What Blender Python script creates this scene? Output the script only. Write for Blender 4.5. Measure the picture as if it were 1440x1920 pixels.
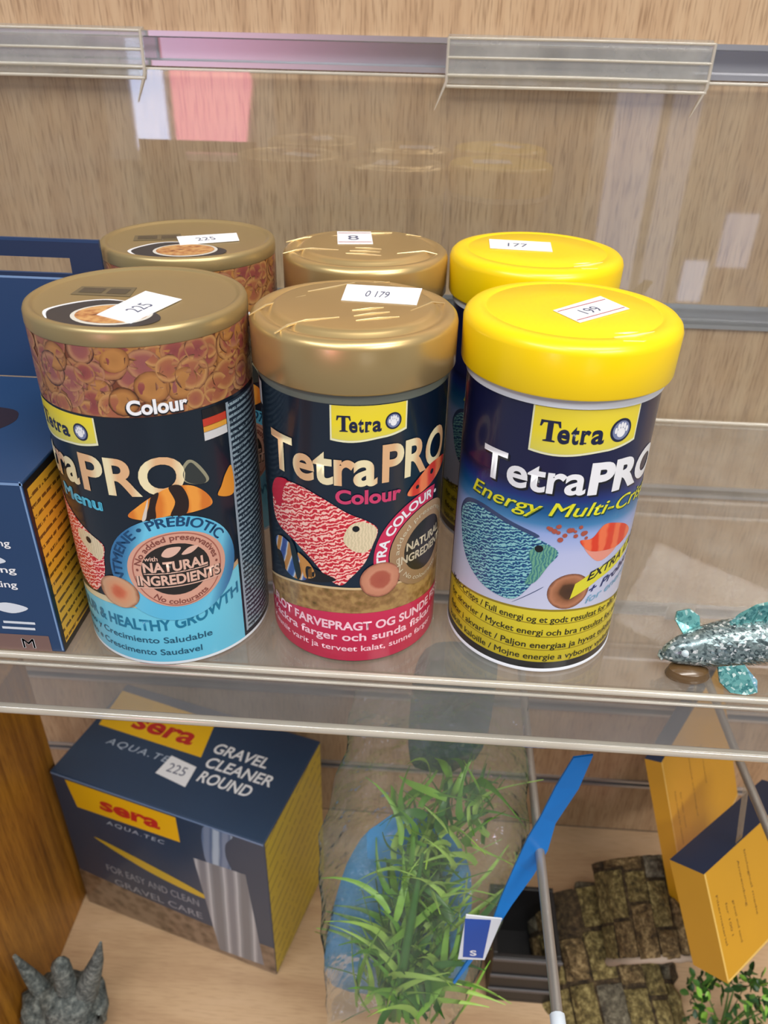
import bpy, bmesh, math, random
from mathutils import Vector, Matrix
for o_ in list(bpy.data.objects): bpy.data.objects.remove(o_)
SC = bpy.context.scene; COL = SC.collection
S = 0.01                                   # lengths below are in centimetres
rnd = random.Random(7)
PI = math.pi
# ------------------------------------------------------------------ camera
cd = bpy.data.cameras.new('camera'); cam = bpy.data.objects.new('camera', cd); COL.objects.link(cam)
F = Vector((-0.0456691, 0.84739881, -0.52898922)); R = Vector((0.9975985, 0.0662912, 0.02006781)); U = Vector((-0.05207277, 0.52680237, 0.84839124))
M = Matrix((R, U, -F)).transposed().to_4x4(); M.translation = Vector((1.1738, -23.0885, 18.6998)) * S
cam.matrix_world = M
cd.sensor_fit = 'HORIZONTAL'; cd.sensor_width = 36; cd.lens = 1469.86 / 1440 * 36
cd.clip_start = 0.01; cd.clip_end = 50
cd.dof.use_dof = True; cd.dof.focus_distance = 0.25; cd.dof.aperture_fstop = 26
SC.camera = cam
cy = SC.cycles; cy.max_bounces = 8; cy.diffuse_bounces = 3; cy.glossy_bounces = 3; cy.transmission_bounces = 3; cy.transparent_max_bounces = 20
# ------------------------------------------------------------------ world, lamps, exposure
wd = bpy.data.worlds.new('shop_air'); SC.world = wd; wd.use_nodes = True
bgn = wd.node_tree.nodes['Background']; bgn.inputs[0].default_value = (0.80, 0.86, 0.95, 1); bgn.inputs[1].default_value = 0.32
def area(name, loc, target, sx, sy, power, col):
    l = bpy.data.lights.new(name, 'AREA'); l.shape = 'RECTANGLE'; l.size = sx * S; l.size_y = sy * S; l.energy = power; l.color = col
    o = bpy.data.objects.new(name, l); COL.objects.link(o); o.location = Vector(loc) * S
    o.rotation_euler = (Vector(target) - Vector(loc)).to_track_quat('-Z', 'Y').to_euler(); return o
area('ceiling_lamp', (40, -60, 150), (10, 0, 0), 120, 30, 20, (1.0, 0.96, 0.90))
area('ceiling_lamp', (-70, -110, 150), (0, 0, 0), 120, 30, 16, (0.93, 0.97, 1.0))
area('ceiling_lamp', (110, -130, 140), (0, 0, -10), 90, 30, 18, (1.0, 0.97, 0.93))
SC.view_settings.view_transform = 'Standard'; SC.view_settings.look = 'None'; SC.view_settings.gamma = 1
SC.view_settings.use_curve_mapping = False; SC.view_settings.exposure = 0.0

# ------------------------------------------------------------------ materials
def lin(c):
    return tuple(((v / 255) / 12.92 if v / 255 <= .04045 else ((v / 255 + .055) / 1.055) ** 2.4) for v in c) + (1,)
MATS = {}
def nt(name):
    m = bpy.data.materials.new(name); m.use_nodes = True; MATS[name] = m
    return m, m.node_tree.nodes, m.node_tree.links, m.node_tree.nodes['Principled BSDF']
def P(name, rgb, rough=.4, metal=0, coat=0, spec=.5, var=.06, vs=40, bump=0, bs=300):
    """plain procedural material: colour with a little noise variation and optional fine relief"""
    if name in MATS: return MATS[name]
    m, n, l, b = nt(name)
    b.inputs['Roughness'].default_value = rough; b.inputs['Metallic'].default_value = metal
    b.inputs['Coat Weight'].default_value = coat; b.inputs['Coat Roughness'].default_value = .12; b.inputs['Specular IOR Level'].default_value = spec
    tc = n.new('ShaderNodeTexCoord'); no = n.new('ShaderNodeTexNoise'); no.inputs['Scale'].default_value = vs; no.inputs['Detail'].default_value = 4
    l.new(tc.outputs['Object'], no.inputs['Vector'])
    mx = n.new('ShaderNodeMix'); mx.data_type = 'RGBA'; c = lin(rgb)
    mx.inputs[6].default_value = tuple(max(0, v * (1 - var)) for v in c[:3]) + (1,); mx.inputs[7].default_value = tuple(min(1, v * (1 + var)) for v in c[:3]) + (1,)
    l.new(no.outputs['Fac'], mx.inputs[0]); l.new(mx.outputs[2], b.inputs['Base Color'])
    if bump:
        n2 = n.new('ShaderNodeTexNoise'); n2.inputs['Scale'].default_value = bs; n2.inputs['Detail'].default_value = 5; l.new(tc.outputs['Object'], n2.inputs['Vector'])
        bp = n.new('ShaderNodeBump'); bp.inputs['Strength'].default_value = bump; bp.inputs['Distance'].default_value = .001
        l.new(n2.outputs['Fac'], bp.inputs['Height']); l.new(bp.outputs['Normal'], b.inputs['Normal'])
    return m
def ramp(n, stops):
    r = n.new('ShaderNodeValToRGB'); e = r.color_ramp.elements
    while len(e) < len(stops): e.new(.5)
    for k, (p, c) in enumerate(stops): e[k].position = p; e[k].color = lin(c)
    return r
def wood(name, stops, sx, sz, rough=.45, axis='Z', wsc=1.0, pores=0):
    m, n, l, b = nt(name); b.inputs['Roughness'].default_value = rough
    tc = n.new('ShaderNodeTexCoord'); mp = n.new('ShaderNodeMapping'); l.new(tc.outputs['Object'], mp.inputs['Vector'])
    mp.inputs['Scale'].default_value = (sx, sx, sz) if axis == 'Z' else ((sz, sx, sx) if axis == 'X' else (sx, sz, sx))
    no = n.new('ShaderNodeTexNoise'); no.inputs['Scale'].default_value = wsc; no.inputs['Detail'].default_value = 6; no.inputs['Roughness'].default_value = .6
    l.new(mp.outputs[0], no.inputs['Vector'])
    r = ramp(n, stops); l.new(no.outputs['Fac'], r.inputs[0]); l.new(r.outputs[0], b.inputs['Base Color'])
    if pores:
        m2 = n.new('ShaderNodeMapping'); l.new(tc.outputs['Object'], m2.inputs['Vector']); m2.inputs['Scale'].default_value = (1000, 1000, 70) if axis == 'Z' else ((70, 1000, 1000) if axis == 'X' else (1000, 70, 1000))
        n2 = n.new('ShaderNodeTexNoise'); n2.inputs['Scale'].default_value = 1; n2.inputs['Detail'].default_value = 2; l.new(m2.outputs[0], n2.inputs['Vector'])
        r2 = ramp(n, [(.30, (170, 155, 140)), (.50, (255, 255, 255))]); l.new(n2.outputs['Fac'], r2.inputs[0])
        mm = n.new('ShaderNodeMix'); mm.data_type = 'RGBA'; mm.blend_type = 'MULTIPLY'; mm.inputs[0].default_value = pores; l.new(r.outputs[0], mm.inputs[6]); l.new(r2.outputs[0], mm.inputs[7]); l.new(mm.outputs[2], b.inputs['Base Color'])
    return m
def uvmat(name, build, rough=.35, coat=.3, metal=0):
    """print on a wrapper: build(nodes, links, uv socket) returns a colour socket; UV is in centimetres on the wrapper"""
    m, n, l, b = nt(name); b.inputs['Roughness'].default_value = rough; b.inputs['Coat Weight'].default_value = coat; b.inputs['Metallic'].default_value = metal
    uv = n.new('ShaderNodeUVMap'); uv.uv_map = 'print'
    l.new(build(n, l, uv.outputs[0]), b.inputs['Base Color']); return m
def scaled(n, l, uv, sx, sy, ang=0):
    mp = n.new('ShaderNodeMapping'); mp.inputs['Scale'].default_value = (sx, sy, 1); mp.inputs['Rotation'].default_value = (0, 0, ang); l.new(uv, mp.inputs[0]); return mp.outputs[0]
def stripes(stops, sc, dist, ang=0, dsc=1.5):
    def f(n, l, uv):
        w = n.new('ShaderNodeTexWave'); w.inputs['Scale'].default_value = sc; w.inputs['Distortion'].default_value = dist; w.inputs['Detail'].default_value = 3; w.inputs['Detail Scale'].default_value = dsc
        l.new(scaled(n, l, uv, 1, 1, ang), w.inputs['Vector']); r = ramp(n, stops); l.new(w.outputs['Fac'], r.inputs[0]); return r.outputs[0]
    return f
def cells(stops, sc):
    def f(n, l, uv):
        w = n.new('ShaderNodeTexVoronoi'); w.inputs['Scale'].default_value = sc; l.new(uv, w.inputs['Vector'])
        no = n.new('ShaderNodeTexNoise'); no.inputs['Scale'].default_value = sc * 1.3; l.new(uv, no.inputs['Vector'])
        a = n.new('ShaderNodeMath'); a.operation = 'MULTIPLY_ADD'; l.new(w.outputs['Distance'], a.inputs[0]); a.inputs[1].default_value = .6; l.new(no.outputs['Fac'], a.inputs[2])
        s = n.new('ShaderNodeMath'); s.operation = 'SUBTRACT'; l.new(a.outputs[0], s.inputs[0]); s.inputs[1].default_value = .15
        r = ramp(n, stops); l.new(s.outputs[0], r.inputs[0]); return r.outputs[0]
    return f
def vgrad(z0, z1, stops):
    def f(n, l, uv):
        sp = n.new('ShaderNodeSeparateXYZ'); l.new(uv, sp.inputs[0]); mr = n.new('ShaderNodeMapRange'); l.new(sp.outputs[1], mr.inputs[0])
        mr.inputs[1].default_value = z0; mr.inputs[2].default_value = z1; r = ramp(n, stops); l.new(mr.outputs[0], r.inputs[0]); return r.outputs[0]
    return f
def radial(stops):
    def f(n, l, uv):
        ln = n.new('ShaderNodeVectorMath'); ln.operation = 'LENGTH'; l.new(uv, ln.inputs[0])
        no = n.new('ShaderNodeTexNoise'); no.inputs['Scale'].default_value = 2.2; tc = n.new('ShaderNodeTexCoord')
        no.inputs['Scale'].default_value = 350; l.new(tc.outputs['Object'], no.inputs['Vector'])
        a = n.new('ShaderNodeMath'); a.operation = 'MULTIPLY_ADD'; l.new(no.outputs['Fac'], a.inputs[0]); a.inputs[1].default_value = .2; l.new(ln.outputs['Value'], a.inputs[2])
        s = n.new('ShaderNodeMath'); s.operation = 'SUBTRACT'; l.new(a.outputs[0], s.inputs[0]); s.inputs[1].default_value = .1
        r = ramp(n, stops); l.new(s.outputs[0], r.inputs[0]); return r.outputs[0]
    return f
def textlines(bg, fg, pitch, duty=.45, word=3.0):
    """a block of print too small to read: rows of broken dashes"""
    def f(n, l, uv):
        sp = n.new('ShaderNodeSeparateXYZ'); l.new(uv, sp.inputs[0])
        a = n.new('ShaderNodeMath'); a.operation = 'FRACT'; mu = n.new('ShaderNodeMath'); mu.operation = 'MULTIPLY'; l.new(sp.outputs[1], mu.inputs[0]); mu.inputs[1].default_value = 1 / pitch; l.new(mu.outputs[0], a.inputs[0])
        lt = n.new('ShaderNodeMath'); lt.operation = 'LESS_THAN'; l.new(a.outputs[0], lt.inputs[0]); lt.inputs[1].default_value = duty
        no = n.new('ShaderNodeTexNoise'); no.inputs['Scale'].default_value = 1; no.inputs['Detail'].default_value = 3; l.new(scaled(n, l, uv, word * 4, 1.5 / pitch), no.inputs['Vector'])
        gt = n.new('ShaderNodeMath'); gt.operation = 'GREATER_THAN'; l.new(no.outputs['Fac'], gt.inputs[0]); gt.inputs[1].default_value = .44
        pr = n.new('ShaderNodeMath'); pr.operation = 'MULTIPLY'; l.new(lt.outputs[0], pr.inputs[0]); l.new(gt.outputs[0], pr.inputs[1])
        mx = n.new('ShaderNodeMix'); mx.data_type = 'RGBA'; mx.inputs[6].default_value = lin(bg); mx.inputs[7].default_value = lin(fg); l.new(pr.outputs[0], mx.inputs[0]); return mx.outputs[2]
    return f
def clear(name, haze=0.0, tint=(.97, .98, .97), gain=1.8, rough=.02, bump=0, bs=60, hazecol=(200, 200, 195)):
    """clear sheet: lets light straight through, reflects by Fresnel, optional pale haze for scuffs and for painted brightness"""
    m = bpy.data.materials.new(name); m.use_nodes = True; MATS[name] = m; n = m.node_tree.nodes; l = m.node_tree.links; n.clear()
    out = n.new('ShaderNodeOutputMaterial'); t = n.new('ShaderNodeBsdfTransparent'); t.inputs[0].default_value = tint + (1,)
    g = n.new('ShaderNodeBsdfGlossy'); g.inputs['Roughness'].default_value = rough; fr = n.new('ShaderNodeFresnel'); fr.inputs[0].default_value = 1.49
    mu = n.new('ShaderNodeMath'); mu.operation = 'MULTIPLY'; mu.use_clamp = True; ge = n.new('ShaderNodeNewGeometry'); iv = n.new('ShaderNodeMath'); iv.operation = 'MULTIPLY_ADD'; l.new(ge.outputs['Backfacing'], iv.inputs[0]); iv.inputs[1].default_value = -gain; iv.inputs[2].default_value = gain
    l.new(fr.outputs[0], mu.inputs[0]); l.new(iv.outputs[0], mu.inputs[1])      # a face reflects once, on its outer side
    tc = n.new('ShaderNodeTexCoord'); no = n.new('ShaderNodeTexNoise'); no.inputs['Scale'].default_value = bs; no.inputs['Detail'].default_value = 3; l.new(tc.outputs['Object'], no.inputs['Vector'])
    d = n.new('ShaderNodeBsdfDiffuse'); d.inputs[0].default_value = lin(hazecol); tr = n.new('ShaderNodeBsdfTranslucent'); tr.inputs[0].default_value = lin(hazecol)
    dd = n.new('ShaderNodeMixShader'); l.new(d.outputs[0], dd.inputs[1]); l.new(tr.outputs[0], dd.inputs[2])
    mh = n.new('ShaderNodeMixShader'); hz = n.new('ShaderNodeMath'); hz.operation = 'MULTIPLY'; l.new(no.outputs['Fac'], hz.inputs[0]); hz.inputs[1].default_value = haze * 2
    l.new(hz.outputs[0], mh.inputs[0]); l.new(t.outputs[0], mh.inputs[1]); l.new(dd.outputs[0], mh.inputs[2])
    mg = n.new('ShaderNodeMixShader'); l.new(mu.outputs[0], mg.inputs[0]); l.new(mh.outputs[0], mg.inputs[1]); l.new(g.outputs[0], mg.inputs[2])
    if bump:
        bp = n.new('ShaderNodeBump'); bp.inputs['Strength'].default_value = bump; bp.inputs['Distance'].default_value = .01
        l.new(no.outputs['Fac'], bp.inputs['Height']); l.new(bp.outputs[0], g.inputs['Normal']); l.new(bp.outputs[0], fr.inputs['Normal'])
    l.new(mg.outputs[0], out.inputs[0]); return m
def emit(name, rgb, st):
    m, n, l, b = nt(name); b.inputs['Base Color'].default_value = lin(rgb); b.inputs['Emission Color'].default_value = lin(rgb); b.inputs['Emission Strength'].default_value = st; return m

# ------------------------------------------------------------------ mesh helpers
def link(o, parent=None):
    COL.objects.link(o)
    if parent: o.parent = parent
    return o
def tag(o, label, cat, group=None, kind=None):
    o['label'] = label; o['category'] = cat
    if group: o['group'] = group
    if kind: o['kind'] = kind
    return o
def empty(name, loc=(0, 0, 0), rz=0):
    o = bpy.data.objects.new(name, None); o.empty_display_size = .02; COL.objects.link(o); o.location = Vector(loc) * S; o.rotation_euler.z = rz; return o
def mesh(name, vs, fs, mats, parent=None, fm=None, smooth=False, uv=None):
    me = bpy.data.meshes.new(name); me.from_pydata([tuple(c * S for c in v) for v in vs], [], fs)
    for m in (mats if isinstance(mats, (list, tuple)) else [mats]): me.materials.append(m)
    if fm: me.polygons.foreach_set('material_index', fm)
    if smooth: me.polygons.foreach_set('use_smooth', [True] * len(fs))
    if uv:
        lay = me.uv_layers.new(name='print')
        for lp in me.loops: lay.data[lp.index].uv = uv[lp.vertex_index]
    me.update(); o = bpy.data.objects.new(name, me); return link(o, parent)
def sharp(o, ang=35):
    """smooth shading with crease edges kept"""
    me = o.data; bm = bmesh.new(); bm.from_mesh(me)
    for f in bm.faces: f.smooth = True
    for e in bm.edges:
        if len(e.link_faces) == 2 and e.calc_face_angle(0) > math.radians(ang): e.smooth = False
    bm.to_mesh(me); bm.free(); return o
def bevel(o, w, seg=2):
    me = o.data; bm = bmesh.new(); bm.from_mesh(me)
    bmesh.ops.bevel(bm, geom=[e for e in bm.edges if e.calc_face_angle(0) > .5], offset=w * S, segments=seg, affect='EDGES', profile=.5)
    bm.to_mesh(me); bm.free(); return o
BF = [(0, 3, 2, 1), (4, 5, 6, 7), (0, 1, 5, 4), (1, 2, 6, 5), (2, 3, 7, 6), (3, 0, 4, 7)]
def boxv(x0, x1, y0, y1, z0, z1):
    return [(x0, y0, z0), (x1, y0, z0), (x1, y1, z0), (x0, y1, z0), (x0, y0, z1), (x1, y0, z1), (x1, y1, z1), (x0, y1, z1)]
def box(name, x0, x1, y0, y1, z0, z1, mat, parent=None, bv=0, fm=None):
    o = mesh(name, boxv(x0, x1, y0, y1, z0, z1), BF, mat, parent, fm)   # faces: bottom, top, front(-y), right(+x), back, left
    if bv: bevel(o, bv)
    return o
def lathe(name, prof, mat, parent=None, n=160, fm=None, ang=40):
    vs = []; fs = []; mi = []
    for r, z in prof:
        for k in range(n): a = 2 * PI * k / n; vs.append((r * math.cos(a), r * math.sin(a), z))
    for i in range(len(prof) - 1):
        for k in range(n):
            fs.append((i * n + k, i * n + (k + 1) % n, (i + 1) * n + (k + 1) % n, (i + 1) * n + k)); mi.append(fm[i] if fm else 0)
    if prof[-1][0] > 1e-6: fs.append(tuple((len(prof) - 1) * n + k for k in range(n))); mi.append(fm[-1] if fm else 0)
    if prof[0][0] > 1e-6: fs.append(tuple(n - 1 - k for k in range(n))); mi.append(fm[0] if fm else 0)
    return sharp(mesh(name, vs, fs, mat, parent, mi), ang)
def tube(name, pts, rad, mat, parent=None, n=10, caps=True):
    vs = []; fs = []; pts = [Vector(p) for p in pts]; rads = rad if isinstance(rad, list) else [rad] * len(pts)
    for i, p in enumerate(pts):
        d = (pts[min(i + 1, len(pts) - 1)] - pts[max(i - 1, 0)]).normalized(); a = d.cross(Vector((0, 0, 1)) if abs(d.z) < .9 else Vector((1, 0, 0))).normalized(); b = d.cross(a)
        for k in range(n): t = 2 * PI * k / n; vs.append(tuple(p + (a * math.cos(t) + b * math.sin(t)) * rads[i]))
    for i in range(len(pts) - 1):
        for k in range(n): fs.append((i * n + k, i * n + (k + 1) % n, (i + 1) * n + (k + 1) % n, (i + 1) * n + k))
    if caps: fs.append(tuple(n - 1 - k for k in range(n))); fs.append(tuple((len(pts) - 1) * n + k for k in range(n)))
    return sharp(mesh(name, vs, fs, mat, parent), 60)
# --- print: flat shapes laid on a surface.  Surface maps (s, z, off) in cm to a local point
def cylinder_surface(r):
    def f(s, z, off=0): a = s / r; return ((r + off) * math.sin(a), -(r + off) * math.cos(a), z)
    f.cyl = True; return f
def plane_surface(o, ex, ey):
    o = Vector(o); ex = Vector(ex).normalized(); ey = Vector(ey).normalized(); nn = ex.cross(ey)
    def f(s, z, off=0): return tuple(o + ex * s + ey * z + nn * off)
    f.cyl = False; return f
def smooth_loop(pts, k=6):
    out = []; n = len(pts)
    for i in range(n):
        p0, p1, p2, p3 = [pts[(i + j - 1) % n] for j in range(4)]
        for q in range(k):
            t = q / k
            out.append(tuple(.5 * (2 * b + (c - a) * t + (2 * a - 5 * b + 4 * c - d) * t * t + (3 * b - a - 3 * c + d) * t ** 3) for a, b, c, d in zip(p0, p1, p2, p3)))
    return out
def disc(cx, cy, rx, ry=None, n=36): return [(cx + rx * math.cos(2 * PI * k / n), cy + (ry or rx) * math.sin(2 * PI * k / n)) for k in range(n)]
def arcband(cx, cy, r0, r1, a0, a1, n=40):
    A = [math.radians(a0 + (a1 - a0) * k / n) for k in range(n + 1)]
    return ([(cx + r * math.cos(a), cy + r * math.sin(a)) for a in A for r in (r0, r1)], [(2 * k, 2 * k + 1, 2 * k + 3, 2 * k + 2) for k in range(n)])
def strip(top, bot): return list(top) + list(reversed(bot))
def rect(a, b, c, d): return [(a, c), (b, c), (b, d), (a, d)]
TC = {}
def text2d(body, bold=0, shear=0, space=1.0):
    key = (body, bold, shear, space)
    if 'M' in body and bold > 0:          # the outline of M cannot be thickened: strike it several times, slightly shifted
        v, f = text2d(body, 0, shear, space); V = []; Fc = []
        for dx, dy in ((-1, 0), (1, 0), (0, 1), (0, -1)):
            k = len(V); V += [(x + dx * bold, y + dy * bold * .6) for x, y in v]; Fc += [tuple(i + k for i in t) for t in f]
        return (V, Fc)
    if key not in TC:
        cu = bpy.data.curves.new('t', 'FONT'); cu.body = body; cu.size = 1; cu.offset = bold; cu.shear = shear; cu.space_character = space; cu.fill_mode = 'FRONT'; cu.resolution_u = 5
        ob = bpy.data.objects.new('t', cu); COL.objects.link(ob); bpy.context.view_layer.update()
        me = bpy.data.meshes.new_from_object(ob.evaluated_get(bpy.context.evaluated_depsgraph_get()))
        TC[key] = ([(v.co.x, v.co.y) for v in me.vertices], [tuple(p.vertices) for p in me.polygons])
        bpy.data.objects.remove(ob); bpy.data.curves.remove(cu); bpy.data.meshes.remove(me)
    return TC[key]
CAP = .70
def text(body, s0, s1, z, h, bold=.012, shear=0, space=1.0, slope=0, arc=None):
    """lettering between s0 and s1 with its baseline at z and capitals h high; arc=(cx,cy,r,a_mid deg, sign) bends it round a circle"""
    v, f = text2d(body, bold, shear, space); x0 = min(p[0] for p in v); x1 = max(p[0] for p in v); k = (s1 - s0) / (x1 - x0); q = h / CAP
    out = []
    for x, y in v:
        X = s0 + (x - x0) * k; Y = z + y * q + slope * (X - s0)
        if arc:
            cx, cy, r, am, sg = arc; mid = (s0 + s1) / 2; a = math.radians(am) - sg * (X - mid) / r; rr = r + sg * (Y - z); X = cx + rr * math.cos(a); Y = cy + rr * math.sin(a)
        out.append((X, Y))
    return (out, f)
def printed(name, surf, shapes, mats, layer, parent, uvs=None, fms=None, step=.14):
    bm = bmesh.new(); uvl = bm.loops.layers.uv.new('print')
    for si, sh in enumerate(shapes):
        if isinstance(sh, tuple): vv = [bm.verts.new((x, y, 0)) for x, y in sh[0]]; fl = [[vv[i] for i in f] for f in sh[1]]
        else: fl = [[bm.verts.new((x, y, 0)) for x, y in sh]]
        for f in fl:
            try: fc = bm.faces.new(f)
            except ValueError: continue
            fc.material_index = fms[si] if fms else 0
            for lp in fc.loops: lp[uvl].uv = uvs[si](lp.vert.co.x, lp.vert.co.y) if uvs else (lp.vert.co.x, lp.vert.co.y)
    bmesh.ops.triangulate(bm, faces=bm.faces[:])
    if surf.cyl:
        lo = min(v.co.x for v in bm.verts); hi = max(v.co.x for v in bm.verts); x = math.ceil(lo / step) * step
        while x < hi:
            bmesh.ops.bisect_plane(bm, geom=bm.verts[:] + bm.edges[:] + bm.faces[:], plane_co=(x, 0, 0), plane_no=(1, 0, 0), dist=1e-6); x += step
    bmesh.ops.recalc_face_normals(bm, faces=bm.faces[:])
    for f in bm.faces:
        f.normal_update()
        if f.normal.z < 0: f.normal_flip()
    for v in bm.verts: v.co = Vector(surf(v.co.x, v.co.y, .005 * layer)) * S
    for f in bm.faces: f.smooth = surf.cyl
    me = bpy.data.meshes.new(name); bm.to_mesh(me); bm.free()
    for m in (mats if isinstance(mats, (list, tuple)) else [mats]): me.materials.append(m)
    return link(bpy.data.objects.new(name, me), parent)
def copy_tree(o, parent=None):
    c = o.copy(); COL.objects.link(c); c.parent = parent
    for ch in list(o.children): copy_tree(ch, c)
    return c
def ink(name, rgb, rough=.35): return P('ink ' + name, rgb, rough, coat=.25, var=.03)
# ================================================================== the setting
beech = wood('beech laminate', [(.22, (160, 130, 100)), (.42, (184, 152, 118)), (.6, (194, 164, 130)), (.8, (172, 142, 110))], 120, 5, pores=.6)
beech2 = wood('beech board', [(.25, (168, 134, 102)), (.5, (196, 164, 128)), (.75, (205, 174, 140))], 40, 6, axis='X', pores=.25)
oak = wood('golden side wood', [(.2, (84, 54, 16)), (.42, (150, 98, 30)), (.6, (186, 128, 44)), (.85, (120, 76, 22))], 150, 6, rough=.4, pores=.5)
alu = P('brushed aluminium', (190, 190, 194), .32, .75, var=.1, vs=15)
dark = P('groove backing board', (96, 84, 70), .7)  # even brown backing behind slats and grooves
GR = [(29.2, 1.2), (17.5, 1.2), (5.9, 1.05), (-4.7, .55), (-13.7, .8), (-23.0, .7), (-30.9, .5)]
wall = box('wall_back', -70, 70, 19.9, 21.5, -38.5, 45, dark); wall['kind'] = 'structure'
edges = [45] + [e for c, h in GR for e in (c + h / 2, c - h / 2)] + [-36.5]
for k in range(0, len(edges), 2):
    box('slat_board', -70, 70, 18.6, 19.9, edges[k + 1], edges[k], beech, wall, bv=.06)
for c, h in GR:
    t = .11; z0 = c - h / 2; z1 = c + h / 2; pr = [(18.46, z1 + t), (18.46, z1 - t), (18.95, z1 - t), (19.25, z1 - t * 1.6), (19.25, z0 + t * 1.6), (18.95, z0 + t), (18.46, z0 + t), (18.46, z0 - t), (18.58, z0 - t), (18.6, z0 + .01), (19.88, z0 + .01), (19.88, z1 - .01), (18.6, z1 - .01), (18.58, z1 + t)]
    n = len(pr); vs = [(x, y, z) for x in (-69.5, 69.5) for y, z in pr]
    fs = [(i, n + i, n + (i + 1) % n, (i + 1) % n) for i in range(n)]
    ch = mesh('groove_channel', vs, fs, alu, wall)
floor = box('floor', -70, 70, -14, 18.58, -38.5, -36.5, beech2, bv=.05); floor['kind'] = 'structure'
side = box('wall_left', -24.4, -22.0, -12, 10.6, -36.48, -13.5, oak, bv=.08); side['kind'] = 'structure'
# opposite side of the shop, seen only as reflections in the clear plates
plaster = P('shop plaster', (172, 160, 148), .8)
opp = box('wall_front', -320, 320, -275, -265, -110, 170, plaster); opp['kind'] = 'structure'
win = mesh('window_1', [(-124, -262, -28), (-60, -262, -28), (-60, -262, 50), (-124, -262, 50)] + [(-124, -264.8, -28), (-60, -264.8, -28), (-60, -264.8, 50), (-124, -264.8, 50)], [(3, 2, 1, 0), (0, 1, 5, 4), (1, 2, 6, 5), (2, 3, 7, 6), (3, 0, 4, 7)], P('window frame paint', (235, 238, 242), .4)); win['kind'] = 'structure'
mesh('pane', [(-113, -261.5, -24), (-101, -261.5, -24), (-101, -261.5, 44), (-113, -261.5, 44)], [(3, 2, 1, 0)], emit('daylight pane', (205, 220, 255), 9), win)
mesh('pane', [(-98, -261.5, -24), (-72, -261.5, -24), (-68, -261.5, 0), (-80, -261.5, 44), (-98, -261.5, 44)], [(4, 3, 2, 1, 0)], emit('daylight through pink blind', (255, 152, 178), 6.5), win)

streak_src = box('streak_panel', 58, 132, -264.8, -262, -82, 6, P('window frame paint', (235, 238, 242), .4)); streak_src['kind'] = 'structure'  # added, unseen: glowing panes shaped to put pale streaks in the back plate
for a, b_, c, d_, st in ((64, 80, -74, 2, 1.6), (84, 94, -74, 2, 1.0), (100, 109, -74, -58, 3), (112, 124, -60, -40, 2.2)):
    mesh('pane', [(a, -261.6, c), (b_, -261.6, c), (b_, -261.6, d_), (a, -261.6, d_)], [(3, 2, 1, 0)], emit('daylight %g' % st, (215, 225, 255), st), streak_src)

# ================================================================== the clear shelf
acr = clear('clear acrylic', .06, gain=2.2); acrl = clear('scuffed acrylic lip', .24, rough=.06, bs=25, hazecol=(190, 186, 182)); acrs = clear('acrylic shelf top', .19, hazecol=(222, 217, 208)); acre = clear('bright polished acrylic edge', .72, gain=2.0, rough=.08, bs=14, hazecol=(235, 228, 214))  # cream haze of the edge material paints in the light that edges catch
shelf = tag(empty('acrylic_shelf', (0, 0, 0)), 'clear acrylic shelf with upright back plate carrying the six food cans', 'shelf')
XS = (-34, 34)
box('shelf_plate', *XS, -3.36, 18.0, -.3, -.004, acrs, shelf)
box('front_lip', *XS, -3.60, -3.38, -2.75, -.3, acrl, shelf)
def bar(name, y, z, r, mat, n=10):
    return tube(name, [(XS[0], y, z), (XS[1], y, z)], r, mat, shelf, n)
bar('front_edge', -3.50, -.13, .13, acre); bar('front_edge', -3.56, -.46, .07, acre); bar('lip_edge', -3.49, -2.80, .20, acre)
box('back_plate', *XS, 18.02, 18.3, -.3, 16.65, acr, shelf)
bar('back_edge', 18.16, 16.68, .07, acre, 8); bar('bend_seam', 17.95, .1, .1, acre, 8)
for x0, x1 in ((-22.5, -12.7), (1.36, 13.1)):
    vs = [(x, y, z) for x in (x0, x1) for y, z in ((17.98, 16.4), (17.98, 18.2), (18.5, 18.35), (19.2, 18.3), (19.2, 18.0), (18.45, 18.02), (18.28, 17.9), (18.28, 16.4))]
    hk = mesh('hook_tab', vs, [(i, (i + 1) % 8, 8 + (i + 1) % 8, 8 + i) for i in range(8)] + [tuple(range(7, -1, -1)), tuple(range(8, 16))], clear('hazy hook acrylic', .3, hazecol=(226, 224, 220)) if 'hazy hook acrylic' not in MATS else MATS['hazy hook acrylic'], shelf)
    for z, y in ((18.2, 17.97), (17.45, 17.95), (16.75, 17.95), (16.3, 17.95)):
        tube('tab_edge', [(x0, y, z), ((x0 + x1) / 2, y - .01, z + .02), (x1, y, z)], .06 if z > 17 else .075, acre, hk, 8)
    for x in (x0, x1): tube('tab_edge', [(x, 17.97, 18.25), (x, 17.95, 16.5), (x - .5, 17.95, 15.3)], [.07, .08, .015], acre, hk, 8)

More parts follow.
